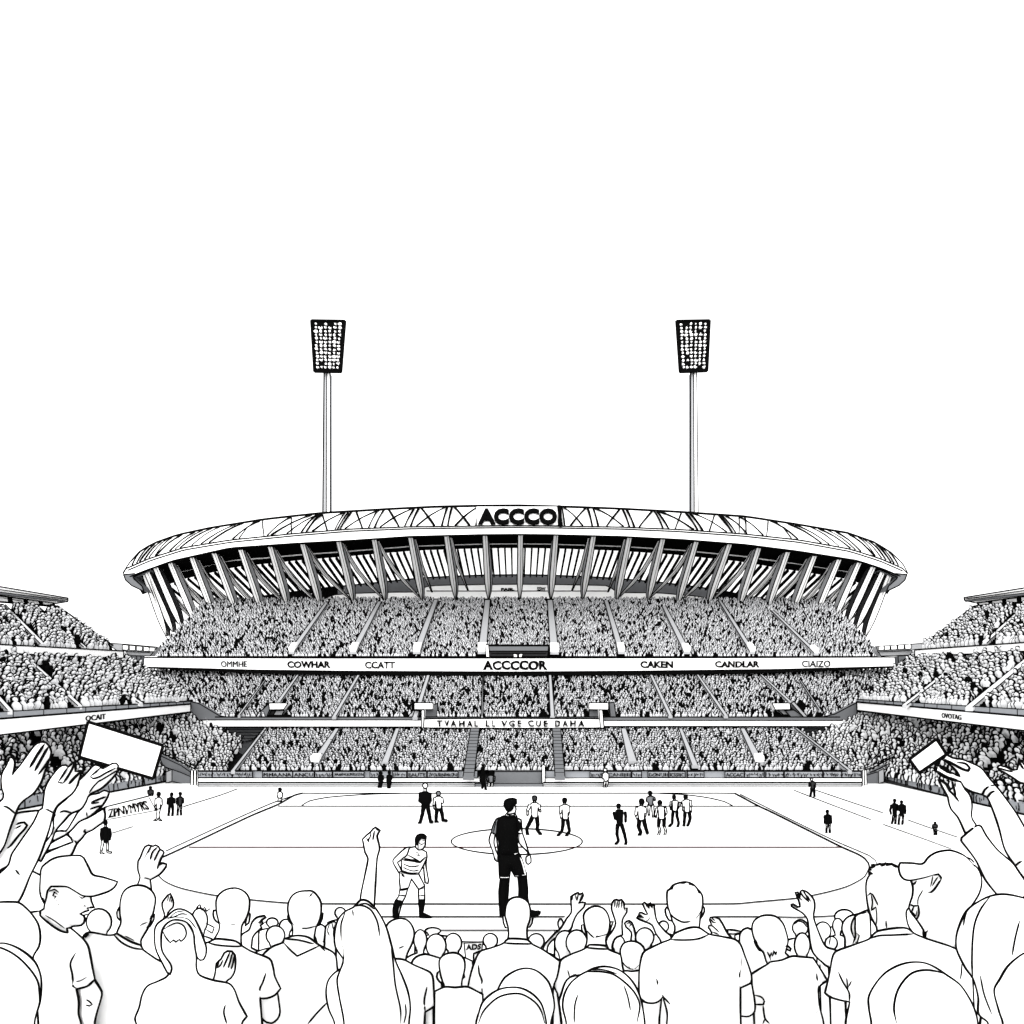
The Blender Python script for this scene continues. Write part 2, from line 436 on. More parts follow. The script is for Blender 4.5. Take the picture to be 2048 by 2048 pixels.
# upper balcony fascia with its lettering
us = np.linspace(281, 1796, 50)
ft = ip([(281, 1315), (640, 1316), (1030, 1316), (1400, 1315.5), (1796, 1314)]); fb = ip([(281, 1334), (500, 1340), (700, 1342.5), (1030, 1344), (1300, 1342), (1550, 1339), (1796, 1333)])
mb = MB(); band(mb, us, ft, fb, lambda u: 57.6, .9, W, 2.2, 0); mb.line([P(281, 1315, 57.6), P(281, 1334, 57.6)], 2); mb.line([P(1796, 1314, 57.6), P(1796, 1333, 57.6)], 2)
fa2 = mb.build('balcony_fascia', G1)
mb = MB(); fb2 = lambda u: fb(u)+1+5.5*min(1, max(0, (u-281)/300))*min(1, max(0, (1796-u)/300)); band(mb, us, fb, fb2, lambda u: 57.5, .8, K, 2, 2); mb.build('fascia_shadow_edge', G1)  # black strip for the drawn shadow band along the fascia's bottom edge
def sign_quad(u0, v0, u1, v1, Y): return [P(u0, v0, Y), P(u1, v0, Y), P(u1, v1, Y), P(u0, v1, Y)]
for txt, q, b in (('OMMHE', (442, 1322, 494, 1334), .01), ('COWHAR', (574.5, 1322, 661, 1336), .045), ('CCATT', (730, 1323, 790, 1337), .03), ('ACCCCOR', (966, 1321, 1095, 1340), .05),
                  ('CAKEN', (1280.5, 1322, 1346, 1336), .045), ('CANDLAR', (1430, 1322, 1519, 1335), .04), ('CIAIZO', (1604, 1321, 1661, 1334), .015)):
    letters(txt, sign_quad(*q, 57.55), fa2, 'lettering', b, K, .05, .05)
# lower balcony fascia
mb = MB()
for (a, b, t, bo) in ((400, 848, 1440, 1454), (1208, 1700, 1441, 1453)):
    mb = MB(); us2 = np.linspace(a, b, 10); band(mb, us2, lambda u: t, lambda u: bo, lambda u: 50.2, .8, W, 1.8, 2.4); mb.build('balcony_fascia', G1)
mb = MB(); us2 = np.linspace(846, 1207, 20)
band(mb, us2, lambda u: 1437.5-.8*math.sin((u-846)/361*math.pi), lambda u: 1456+.8*math.sin((u-846)/361*math.pi), lambda u: 50.0, .8, W, 2.4, 2.6)
bn = mb.build('banner', G1); bn['label'] = 'wide white banner with spaced black capitals on the lower balcony'
letters('T V A H A L   L L   V G E   C U E   D A H A', sign_quad(874, 1440.5, 1168, 1453.5, 49.9), bn, 'lettering', .03, K, .08, .03)
mb = MB(); band(mb, np.linspace(430, 1680, 12), lambda u: 1434, lambda u: 1440, lambda u: 50.35, .6, MG, 2, 0); mb.build('balcony_ledge', G1)
# concourse entrances in the middle tier
def px_slab(mb, pts, Y, depth, mat=W, px=1.8, edges=None):
    mb.slab([P(a, b, Y) for a, b in pts], (0, depth, 0), mat, px, edges=edges)
def entrance(parts):
    for i, (pts, Y, mat) in enumerate(parts):
        m = MB(); px_slab(m, pts, Y, .6, mat, 1.8)
        m.build('entrance_hood' if i == 0 else 'entrance_wall', G1)
entrance([([(537.6, 1406), (576, 1406), (567, 1419), (539, 1419.5)], 50.6, W), ([(508, 1436), (537.6, 1407), (539, 1420), (532, 1437)], 50.9, MG), ([(534, 1437), (542, 1421), (560, 1421), (551, 1437)], 51.2, DG), ([(543, 1437), (552, 1421), (569, 1421), (560, 1437)], 51.1, LG)])
entrance([([(828.5, 1405.6), (866, 1405.6), (866, 1419), (828.5, 1419)], 50.4, W), ([(849, 1420), (875, 1406), (875.5, 1436), (847, 1436)], 51.0, MG), ([(814, 1437), (826, 1421), (841, 1421), (837, 1437)], 50.9, LG), ([(842.7, 1420), (849, 1420), (846.5, 1456), (843, 1456)], 49.6, W)])
entrance([([(1178, 1405.6), (1217, 1405.6), (1217, 1419.6), (1178, 1419)], 50.4, W), ([(1178, 1420), (1200, 1420), (1202, 1436), (1178, 1436)], 50.9, MG), ([(1218, 1406), (1228, 1404), (1233, 1437), (1221, 1437)], 50.9, MG), ([(1198, 1420), (1205, 1420), (1208, 1456), (1201, 1456)], 49.6, W)])
entrance([([(1543.7, 1406), (1580, 1406), (1580.5, 1419), (1551, 1419.5)], 50.6, W), ([(1556, 1420), (1580, 1419), (1588, 1441), (1583, 1443)], 51.1, LG), ([(1570, 1421), (1588, 1420), (1612, 1436), (1588, 1441)], 50.9, MG), ([(1582, 1406), (1588, 1403), (1616, 1434), (1610, 1437)], 50.7, LG)])
# box in the middle of the upper tier
mb = MB(); px_slab(mb, [(973, 1290), (1099, 1290), (1095, 1313), (978, 1313)], 58.0, .9, DG, 2); px_slab(mb, [(975, 1292), (1097, 1292), (1096, 1302), (976, 1302)], 57.85, .1, MG, 1.5)
px_slab(mb, [(972, 1288), (977, 1290), (979, 1314), (972, 1314)], 57.8, .3, W, 1.5)
mb.line([P(982, 1307, 57.8), P(1092, 1307, 57.8)], 1.5); px_slab(mb, [(1027, 1308), (1034, 1309), (1034, 1314), (1028, 1314)], 57.7, .1, W, .6); px_slab(mb, [(1039, 1308), (1045, 1308), (1043, 1314), (1038, 1314)], 57.7, .1, W, .6)
mb.build('commentary_box', G1)
# grey walls closing the corners under the lower balcony
mb = MB()
px_slab(mb, [(381, 1403), (398, 1407), (440, 1432), (470, 1436), (700, 1437), (700, 1441), (399, 1441), (382, 1434)], 50.5, .5, MG, 1.8)
px_slab(mb, [(440, 1455), (531, 1455), (506, 1479), (489, 1484), (470, 1478)], 52.2, .5, MG, 1.5)
for k in range(4): mb.line([P(450+k*9, 1459+k*6, 52.15), P(529-k*6, 1459+k*6, 52.15)], 1)
mb.build('corner_wall', G1); mb = MB()
px_slab(mb, [(1714, 1405), (1700, 1412), (1670, 1428), (1640, 1435), (1590, 1437), (1590, 1441), (1696, 1441), (1714, 1433)], 50.5, .5, MG, 1.8)
px_slab(mb, [(1594, 1454), (1676, 1454), (1640, 1477), (1625, 1480), (1617, 1476)], 52.2, .5, MG, 1.5)
for k in range(4): mb.line([P(1600+k*6, 1458+k*6, 52.15), P(1668-k*9, 1458+k*6, 52.15)], 1)
mb.build('corner_wall', G1)

# pitch wall with advertising boards
mb = MB(); px_slab(mb, [(430, 1456), (545, 1456), (545, 1550), (430, 1550)], 52.6, .3, MG); mb.build('rear_wall', G1)
mb = MB(); px_slab(mb, [(1580, 1456), (1690, 1456), (1690, 1550), (1580, 1550)], 52.6, .3, MG); mb.build('rear_wall', G1)
mb = MB()
for (a, b) in ((396, 962), (1086, 1724)):
    px_slab(mb, [(a, 1556), (b, 1556), (b, 1564.5), (a, 1564.5)], 42.3, .4, W, 1.6)
    px_slab(mb, [(a, 1566), (b, 1566), (b, 1573), (a, 1573)], 42.0, .7, PG_, 1.6)
    mb.line([P(a, 1565.5, 42.1), P(b, 1565.5, 42.1)], 3.2); mb.line([P(a, 1569.5, 41.95), P(b, 1569.5, 41.95)], 1.2)
for (a, b) in ((396, 925), (1130, 1724)):
    mb.line([P(a, 1541.5, 42.4), P(b, 1541.5, 42.4)], 2.2)
for (a, b) in ((396, 955), (1090, 1724)): px_slab(mb, [(a, 1541.5), (b, 1541.5), (b, 1556), (a, 1556)], 42.55, .2, BG, 1.4)
mb.build('pitch_wall', G1)
mb = MB(); px_slab(mb, [(989, 1543), (1084, 1543), (1084, 1575), (984, 1575)], 42.6, .5, MG, 1.8); px_slab(mb, [(1084, 1530), (1090, 1530), (1090, 1569), (1084, 1569)], 42.2, .3, W, 1.8)
px_slab(mb, [(950, 1567), (1086, 1567), (1086, 1575.5), (950, 1575.5)], 41.9, .1, MG, 1.2); mb.build('tunnel_gate', G1)
boards = [(396, 424), (425, 464), (465, 505), (525, 585), (586, 628), (630, 664), (666, 728), (740, 758), (785, 813), (815, 853), (855, 916),
          (1180, 1210), (1215, 1262), (1264, 1283), (1296, 1337), (1338, 1370), (1375, 1408), (1450, 1488), (1489, 1528), (1532, 1567), (1569, 1645), (1647, 1683), (1684, 1722)]
words = {3: 'MMAANA', 6: 'JAAANN UICBODICON', 10: 'ZVOUSIINIHAONI', 9: 'EAUTE', 12: 'CANIIIIII', 14: 'DONUIII', 15: 'ICSSIIIC', 4: 'ANCU', 17: 'ACCAC'}
for i, (a, b) in enumerate(boards):
    m = MB(); px_slab(m, [(a, 1543), (b, 1543), (b, 1555), (a, 1555)], 42.35, .25, BG, 1.5)
    if i not in words:
        for k in range(int((b-a)/2.6)):
            x = a+2+k*2.6+random.uniform(-1, 1); x2 = min(b-1, x+random.uniform(-4, 4))
            m.line([P(x, 1545+random.uniform(0, 4), 42.3), P(x2, 1551+random.uniform(-2, 3.5), 42.3)], 1)
    o = m.build('advertising_board', G1)
    if i in words: letters(words[i], sign_quad(a+2, 1546, b-2, 1553, 42.3), o, 'lettering', .01, K, .03, .12)

# ------------------------------------------------------------ roof
rA = ip([(247, 1146), (260, 1125), (283, 1099), (314, 1083.5), (355, 1069), (420, 1055), (526, 1038), (588, 1031), (645, 1025), (779, 1017), (870, 1012.5), (960, 1010.5), (1038, 1010), (1150, 1013), (1241, 1016.5), (1361, 1023), (1490, 1032), (1589, 1047), (1695, 1065), (1749, 1084), (1788, 1109), (1806, 1130), (1814, 1146)])
rB = ip([(247, 1147), (252, 1137), (301, 1116), (368, 1095), (459, 1080), (588, 1067), (700, 1058), (820, 1053.5), (960, 1052), (1038, 1051.5), (1100, 1052), (1241, 1054), (1361, 1059), (1490, 1068), (1600, 1080), (1700, 1098), (1760, 1117), (1806, 1137), (1814, 1147)])
rC = ip([(247, 1150), (256, 1155), (285, 1143), (345, 1121.5), (459, 1096), (588, 1087), (700, 1081), (820, 1073), (960, 1069.5), (1038, 1069), (1100, 1069.5), (1241, 1073), (1361, 1079), (1490, 1089), (1600, 1103), (1715, 1121), (1770, 1139), (1806, 1155), (1814, 1150)])
Yr = lambda u: 60+7*((u-1030)/784.)**2
US = np.concatenate([[247, 249, 252, 256], np.linspace(262, 1798, 90), [1805, 1809, 1812, 1814]])
mb = MB()
mb.strip([[P(u, rA(u), Yr(u)+5) for u in US], [P(u, rB(u), Yr(u)) for u in US]], W)
mb.strip([[P(u, rA(u), Yr(u)+5) for u in US], [P(u, rA(u), Yr(u)+5)+np.array([0, 12, -.2]) for u in US]], TR)
mb.line([P(u, rA(u)+1.5, Yr(u)+4.6) for u in US], 5)
mb.build('roof', G1)
mb = MB(); mb.strip([[P(u, rB(u), Yr(u)) for u in US], [P(u, rC(u), Yr(u)-.25) for u in US], [P(u, rC(u), Yr(u)+.5) for u in US]], W)
mb.line([P(u, rB(u), Yr(u)-.05) for u in US], 2.4); mb.line([P(u, rB(u)+3.6+1.5*abs(u-1030)/784, Yr(u)-.12) for u in US[3:-3]], 2.2); mb.line([P(u, rC(u), Yr(u)-.3) for u in US], 2.6)
mb.build('roof_rim', G1)
# truss bars of the roof front: (top u, foot u, width)
bars = [(691, 671, 1.8), (704, 681, 2.4), (698, 676, 2), (713, 725, 2.4), (759, 691, 2.2), (756, 738, 2), (768, 750, 2.4), (778, 798, 2.6), (827, 761, 2.2), (829, 810, 2.4), (838, 822, 2.8), (843, 869, 2.8), (892, 834, 2.2), (895, 884, 2.6), (904, 896, 2.6), (909, 939, 2.8), (958, 911, 2.6), (958, 952, 2),
        (1118, 1121, 5), (1124, 1129, 2), (1127, 1165, 2.2), (1171, 1141, 2.4), (1175, 1184, 2.8), (1186, 1196, 2.6), (1190, 1246, 2.4), (1239, 1213, 2.4), (1245, 1258, 2.8), (1253, 1268, 3), (1304, 1278, 2.4), (1308, 1325, 2.4), (1313, 1336, 2.6), (1318, 1386, 2.8), (1362, 1350, 2), (1371, 1394, 2.8), (1379, 1404, 3), (1386, 1452, 2), (1428, 1418, 2), (1437, 1463, 2.8), (1443, 1470, 2), (1450, 1492, 2.2),
        (645, 655, 2.2), (624, 544, 2.6), (637, 604, 2.4), (645, 614, 2.8), (690, 626, 2.4), (526, 529, 2.2), (583, 536, 2.8), (584, 584, 2.2), (640, 575, 2), (521, 467, 3), (512, 480, 2), (472, 404, 2.6), (487, 420, 3.2), (440, 385, 2), (425, 362, 2.8), (391, 341, 2.8), (407, 352, 2), (365, 314, 3), (345, 312, 2), (324, 291, 2.6), (311, 281, 3), (298, 275, 2.4), (336, 300, 2), (285, 266, 2.4)]
bars += [(2061-a, 2061-b, w) for a, b, w in bars[41:] if a < 620]+[(1489, 1491, 3)]
for a, b, w in bars:
    mb = MB(); fw = np.array([0, -.16, .0])
    a0, a1 = P(a, rA(a)+3, Yr(a)+4.55)+fw, P(b, rB(b)-1, Yr(b)-.05)+fw; mid = (a0+a1)/2+np.array([0, -.1, .12 if abs(a-b) > 30 else .03])
    mb.line([a0, a0*.5+mid*.5+[0, 0, .03], mid, a1*.5+mid*.5+[0, 0, .03], a1], w*(1.4 if abs(a-1030) < 430 else 1.0), K, False, .15); mb.build('truss_bar', G1)
mb = MB(); mb.slab([P(953, 1013.5, 62.0), P(1118, 1013.5, 62.0), P(1121, 1050, 60.0), P(954, 1050, 60.0)], (0, .25, 0), W, 1.5, edges=[1]); sg = mb.build('roof_sign', G1)
letters('ACCCO', [P(956, 1018, 61.4), P(1114, 1018, 61.4), P(1114, 1049.5, 59.7), P(956, 1049.5, 59.7)], sg, 'lettering', .05, K, .12)
mb = MB(); mb.line([P(1117, 1014, 61.5), P(1119.5, 1030, 60.6), P(1118.5, 1049, 59.6)], 5.5); mb.build('letter_bar', sg)
# ceiling below the roof
uss = np.linspace(262, 1798, 90)
sT = lambda u: rC(u)+27+10*min(1, (abs(u-1030)/560)**2); kx = .87
sB = lambda u: rC(u)+80+14*min(1, (abs(u-1030)/560)**2)
mb = MB()
mb.strip([[P(u, rC(u)+.3, Yr(u)+.4) for u in uss], [P(1035+(u-1035)*.97, sT(u), Yr(u)+6) for u in uss]], K)  # front of the ceiling in black, shadow under the roof edge put into the colour
mb.strip([[P(1035+(u-1035)*.97, sT(u), Yr(u)+6) for u in uss], [P(1035+(u-1035)*kx, sB(u), Yr(u)+17) for u in uss]], TR)
mb.build('ceiling', G1)
mb = MB()
u = 300.
while u < 1765:
    c = 1035+(u-1035)*.97
    w = 3.6 if abs(u-1035) < 350 else 4.2
    if abs(u-1035) > 640: w = 3.0
    a, b = P(c, sT(u)-1, Yr(u)+5.7), P(1035+(u-1035)*kx, sB(u)+.5, Yr(u)+16.7)
    hw = np.array([w*.5*a[1]/F, 0, 0]); hb = np.array([w*.42*b[1]/F, 0, 0])
    mb.slab([a-hw, a+hw, b+hb, b-hb], (0, 0, -.25), K); u += 13.9
mb.strip([[P(1035+(u-1035)*kx, sB(u)-1, Yr(u)+16.6) for u in uss], [P(1035+(u-1035)*kx, sB(u)+2, Yr(u)+16.6) for u in uss]], K)
mb.build('ceiling_ribs', G1)
mb = MB()
for off, w, m_ in ((9, 7, CG), (14.5, 2.6, W), (18.5, 2.4, W)):
    mb.line([P(u, rC(u)+off+off*.35*min(1, (abs(u-1030)/500)**2), Yr(u)+4.0) for u in uss[3:-3]], w, m_)
for off in (12, 16.5, 21): mb.line([P(u, rC(u)+off+off*.35*min(1, (abs(u-1030)/500)**2), Yr(u)+3.8) for u in uss[3:-3]], 2.2, K)
mb.build('light_gantry', G1)
# rear wall
mb = MB(); ur = np.linspace(300, 1760, 60)
top = [P(1035+(u-1035)*kx, sB(u), Yr(u)+17.2) for u in ur]; bot = [np.array([p[0], p[1], 10.5]) for p in top]
ms = []
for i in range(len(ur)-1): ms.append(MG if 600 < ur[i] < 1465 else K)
vs = top+bot; n_ = len(top)
mb.add(vs, [[i, i+1, n_+i+1, n_+i] for i in range(n_-1)], ms); mb.build('rear_wall', G1)
mb = MB(); bt = ip([(652, 1197), (665, 1190), (700, 1187), (780, 1184.5), (836, 1184), (848, 1174), (870, 1171), (960, 1169), (1038, 1168.5), (1110, 1169), (1215, 1171), (1228, 1180), (1240, 1185), (1320, 1186), (1400, 1193), (1430, 1203)])
ub = np.concatenate([np.linspace(652, 1430, 90)])
band(mb, ub, bt, lambda u: 1206, lambda u: 71.2, .8, W, 1.8, 0); mb.line([P(u, 1182, 71.1) for u in (853, 900, 950, 1035, 1120, 1215)], 1.6)
hb = mb.build('hospitality_band', G1)
letters('FAIIL', sign_quad(1002, 1176, 1029, 1181.5, 71.1), hb, 'lettering', .06, K, .05)
letters('SSW', sign_quad(1074, 1174, 1091, 1181.5, 71.1), hb, 'lettering', .03, K, .05, .1)
# end soffits
for sgn in (1, -1):
    m = lambda u: u if sgn > 0 else 2061-u
    mb = MB(); mb.slab([P(m(a), b, 66.4) for a, b in [(247, 1149), (251, 1160), (263, 1171), (288, 1183), (284, 1172), (268, 1158), (266, 1154), (290, 1144), (300, 1140), (270, 1147)]], (0, 1.5, 0), MG, 2.2); mb.build('roof_soffit', G1)
# slanted fins and their stays
fins = [(288, 1143, 333, 1272), (293, 1143, 346, 1264), (310, 1133, 362, 1254), (338, 1122, 389, 1244), (382, 1112, 428, 1235), (428, 1107, 473, 1227), (481, 1100, 523, 1224.5), (540, 1094, 575, 1214), (605, 1089, 640, 1213), (677, 1083.5, 706, 1205), (748, 1078, 770, 1202.5), (821, 1076, 844, 1201), (893, 1073, 911, 1197), (970, 1072, 977, 1197), (1041, 1071, 1039.5, 1197), (1112, 1071, 1102, 1197), (1187, 1073.5, 1166, 1197), (1259, 1076, 1234, 1200), (1326, 1078, 1297, 1200), (1393.5, 1081, 1356.5, 1209), (1460, 1086.5, 1417, 1210), (1520, 1090, 1479, 1215), (1578.6, 1096.5, 1536, 1218), (1633, 1103, 1585, 1227), (1682, 1110.7, 1630, 1236), (1721, 1120, 1669, 1240), (1749, 1129, 1695, 1247), (1767.5, 1140, 1713, 1258), (1779, 1151, 1731, 1273)]
def fin(ut, vt, ub, vb, Yt, Yb, prof, mat=W, px=1.8, side=MG, sgn=0, bend=0, mids=1, name='fin'):
    ts = [q[0] for q in prof]
    c = [(ut+(ub-ut)*t+bend*math.sin(t*math.pi), vt+(vb-vt)*t, Yt+(Yb-Yt)*t) for t in ts]
    L = [P(a-w/2, b, y) for (a, b, y), (_, w) in zip(c, prof)]; R = [P(a+w/2, b, y) for (a, b, y), (_, w) in zip(c, prof)]
    m = MB(); e = np.array([0, .5, 0])
    m.strip([[p+e for p in L], L, R, [p+e for p in R], [p+e for p in L]], mat)
    m.line(L, px); m.line(R, px)
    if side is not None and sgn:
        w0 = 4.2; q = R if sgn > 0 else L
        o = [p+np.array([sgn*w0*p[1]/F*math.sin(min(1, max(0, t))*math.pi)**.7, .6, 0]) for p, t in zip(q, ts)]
        m.strip([q, o], side); m.line(o, px*.8)  # strip along one side gives the fin its side shading as colour
    for k in range(mids):
        f = (k+1)/(mids+1)+.08
        m.line([l*(1-f)+r*f-np.array([0, .02, 0]) for l, r in zip(L, R)], px*.38)
    return m.build(name, G1)
pf = [(0, 13), (.15, 13), (.35, 13), (.55, 14), (.75, 13), (.88, 9), (1, 3)]
for i, (a, b, c, d) in enumerate(fins):
    sg_ = 1 if a < 1000 else (-1 if a > 1080 else 0); edge = i < 3 or i > 25
    p_ = [(t, w*(.85 if not edge else .95)) for t, w in pf]
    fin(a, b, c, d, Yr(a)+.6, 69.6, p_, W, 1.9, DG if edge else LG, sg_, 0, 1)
def stay(a, b, c, d, k, px):
    pr = [(0, 6), (.25, 9*k), (.5, 10*k), (.75, 9*k), (1, 3)]
    fin(a, b, c, d, Yr(a)+1.2, 70.6, pr, W, px*.85, None, 0, -10 if c > a else 10, 1, 'stay')
for i in range(len(fins)):
    a, b, c, d = fins[i]
    if a < 900 and i+1 < len(fins):
        n_ = fins[i+1]
        f = 1.0 if a < 860 else .8
        if i < 11: stay(a+8, b+4, n_[2]-3, n_[3]-5, .9, 2.0)
        else: fin(a+9, b+3, a+9+34, b+108, Yr(a)+1.2, 69, [(0, 6), (.5, 7), (1, 2)], W, 1.8, None, 0, -4, 1, 'stay')
        if 2 < i < 9:
            fin(a+12, b+12, n_[2]-20, n_[3]-26, Yr(a)+2, 70.8, [(0, 4), (.5, 5), (1, 3)], W, 1.8, None, 0, -6, 1, 'stay')
    elif a > 1160:
        n_ = fins[i-1]
        if i > 17: stay(a-8, b+4, n_[2]+3, n_[3]-5, .9, 2.0)
        else: fin(a-9, b+3, a-9-34, b+108, Yr(a)+1.2, 69, [(0, 6), (.5, 7), (1, 2)], W, 1.8, None, 0, 4, 1, 'stay')
        if 19 < i < 26:
            fin(a-12, b+12, n_[2]+20, n_[3]-26, Yr(a)+2, 70.8, [(0, 4), (.5, 5), (1, 3)], W, 1.8, None, 0, 6, 1, 'stay')
for i, t in enumerate(((t3, .98, 'packed crowd in the top tier of the far stand under the roof', 'crowd'), (t2, .98, 'packed crowd in the dark middle tier of the far stand', 'crowd'), (t1, .98, 'packed crowd in the lowest tier of the far stand behind the boards', 'crowd'))):
    m = MB(); t[0].crowd(m, t[1]); tag(m.build('crowd'), t[2], t[3], None, 'stuff')

# ============================================================ side stands
def side_stand(left, label):
    X = (lambda pts: pts) if left else None
    if left:
        lowF = [(-90, 1445, 28.6), (381, 1408, 50), (381, 1424, 50), (-90, 1481, 28.6)]
        upF = [(-90, 1284, 34.1), (247, 1302, 48.9), (247, 1317, 48.9), (-90, 1302, 34.1)]
        up = [(-90, 1283, 34.2), (226, 1300, 47.9), (116, 1224, 49), (-90, 1209, 40.2)]
        mid = [(-90, 1428, 28.8), (374, 1401, 49.6), (249, 1317, 49.9), (-90, 1302, 34.8)]
        low = [(-90, 1618, 30.6), (350, 1547, 44.8), (383, 1424, 51), (-90, 1480, 35.2)]
        cor = [(350, 1547, 44.8), (447, 1548, 43.6), (487, 1484, 50.5), (383, 1424, 51)]
        au = [(85, 1287, 8, 1209, 9, 6), (-10, 1284, -50, 1230, 9, 7), (170, 1294, 75, 1212, 5, 3)]
        am = [(160, 1411, 65, 1325, 9, 7), (282, 1406, 145, 1318, 8, 6), (20, 1420, -70, 1320, 10, 8)]
        al = [(424, 1522, 313, 1455, 9, 7), (140, 1560, 60, 1465, 12, 10)]
    else:
        lowF = [(2140, 1440.5, 28.6), (1714, 1404, 50), (1714.6, 1421, 50), (2140, 1472.5, 28.6)]
        upF = [(2140, 1279, 34.1), (1829.7, 1299.5, 48.9), (1830, 1313.6, 48.9), (2140, 1298, 34.1)]
        up = [(2140, 1279, 34.2), (1846, 1298, 47.9), (1948, 1224, 49), (2140, 1207, 40.2)]
        mid = [(2140, 1424, 28.8), (1722, 1399, 49.6), (1831, 1313, 49.9), (2140, 1298, 34.8)]
        low = [(2140, 1625, 29.8), (1750, 1548, 44.8), (1714, 1421, 51), (2140, 1472, 35.2)]
        cor = [(1750, 1548, 44.8), (1650, 1548, 43.6), (1614, 1484, 50.5), (1714, 1421, 51)]
        au = [(1969, 1286, 2043, 1218, 9, 6), (2080, 1284, 2130, 1230, 9, 7)]
        am = [(1809, 1410, 1936, 1310, 9, 6), (1938, 1414, 2055, 1318, 15, 13)]
        al = [(1678, 1520, 1785, 1455, 9, 7), (1960, 1560, 2030, 1475, 12, 10)]
    root = empty('grandstand', P(lowF[1][0], 1560, 45)*np.array([1, 1, 0]), label, 'grandstand')
    kw = dict(deck=K, plate=.96, cm=PG_, side=3)
    T = [Tier(up, 22, .30, .54, au, (), (.86, .05), **kw), Tier(mid, 24, .30, .56, am, (), (.86, .05), **kw), Tier(low, 19, .34, .64, al, (), (.84, .03), **kw), Tier(cor, 14, .28, .5, (), (), (.86, .05), **kw)]
    m = MB(); T[0].deck(m); m.build('seating_deck', root); m = MB(); T[1].deck(m); m.build('seating_deck', root); m = MB(); T[2].deck(m); T[3].deck(m); m.build('seating_deck', root)
    for tr, aa in zip(T, (au, am, al)):
        for a in aa: aisle(root, tr, a, PG_, 1.8, 0, None, .12)
    sx = -1 if left else 1
    m = MB(); m.slab([P(*q) for q in upF], (sx*.8, 0, 0), W, 2.6, True); m.build('balcony_fascia', root)
    m = MB(); m.slab([P(*q) for q in lowF], (sx*.8, 0, 0), W, 3.0, True); fo = m.build('balcony_fascia', root)
    a, b, c, d = [P(*q) for q in lowF]
    m = MB(); lip = np.array([0, 0, .32]); m.slab([a+lip, b+lip*.6, b+[0, 0, .03], a+[0, 0, .03]], (sx*.1, 0, 0), BG, 1.8)
    for k in range(14):
        t = k/14; t = t**.7; p = a*(1-t)+b*t; m.line([p, p+lip*(1-.4*t)], 1.8)
    m.build('glass_rail', root)
    def on(u, w):   # point of the fascia plane at column u, w = 0 top .. 1 bottom
        def colp(p, q):
            lo, hi = 0., 1.
            for _ in range(40):
                mdd = (lo+hi)/2; uu = pix(p*(1-mdd)+q*mdd)[0]
                if (uu < u) == left: lo = mdd
                else: hi = mdd
            return p*(1-lo)+q*lo
        tp, bt_ = colp(a, b), colp(d, c); return tp*(1-w)+bt_*w-np.array([sx*.05, 0, 0])
    if left: letters('OCAIT', [on(170, .28), on(210, .25), on(210, .72), on(170, .72)], fo, 'lettering', .01, K, .03, .02)
    else: letters('OVOTAG', [on(1885, .3), on(1924, .32), on(1924, .74), on(1885, .74)], fo, 'lettering', .0, K, .03, .02)
    # roof over the top tier
    if left:
        rf = [(-90, 1158, 40), (136, 1196, 50), (136, 1203, 50), (112, 1207, 49.4), (-90, 1178, 40)]; mid_ = [(-90, 1166, 39.8), (134, 1199, 49.8)]; wn = [(-90, 1179, 40.3), (108, 1206, 49.2), (112, 1214, 49.2), (-90, 1197, 40.3)]
    else:
        rf = [(2140, 1161, 40), (1928, 1195, 50), (1929, 1201, 50), (1952, 1206, 49.4), (2140, 1179, 40)]; mid_ = [(2140, 1168, 39.8), (1931, 1198, 49.8)]; wn = [(2140, 1179, 40.3), (1954, 1206, 49.2), (1957, 1214, 49.2), (2140, 1197, 40.3)]
    m = MB(); m.slab([P(*q) for q in rf], (sx*3, 1, 0), W, 2.4); m.line([P(*q) for q in mid_], 1.8); q0, q1 = P(*mid_[0]), P(*mid_[1]); q2 = np.array([0, 0, -.16])
    m.slab([q0+q2, q1+q2*.6, q1+q2*1.2, q0+q2*2.2], (sx*.1, 0, 0), MG, 1.2); m.build('roof', root)
    wp = [P(*q) for q in wn]; m = MB(); m.slab(wp, (sx*.3, .2, 0), K, 1.5); pr = m.build('parapet', root)
    for k in range(6):
        t0, t1_ = (k+.16)/6, (k+.84)/6
        q = [wp[0]*(1-t)+wp[1]*t for t in (t0, t1_)]; r = [wp[3]*(1-t)+wp[2]*t for t in (t0, t1_)]
        m = MB(); f0 = lambda x, y: x*.82+y*.18; f1 = lambda x, y: x*.2+y*.8
        m.slab([f0(q[0], r[0]), f0(q[1], r[1]), f1(q[1], r[1]), f1(q[0], r[0])], (-sx*.04, -.04, 0), W); m.build('window', root)
    # dark slope edges of the terraces
    for a_, b_, w_ in [(tr.at(1, 0)+[0, 0, .3], tr.at(1, 1)+[0, 0, .4], 3) for tr in T[:2]]+[(T[3].at(1, 0)+[0, 0, .4], T[3].at(1, 1)+[0, 0, .4], 2), (T[0].at(0, 1)+[0, 0, .3], T[0].at(1, 1)+[0, 0, .4], 3)]:
        m = MB(); m.line([a_, b_], w_); m.build('slope_edge', root)
    # link gallery to the far stand
    m = MB()
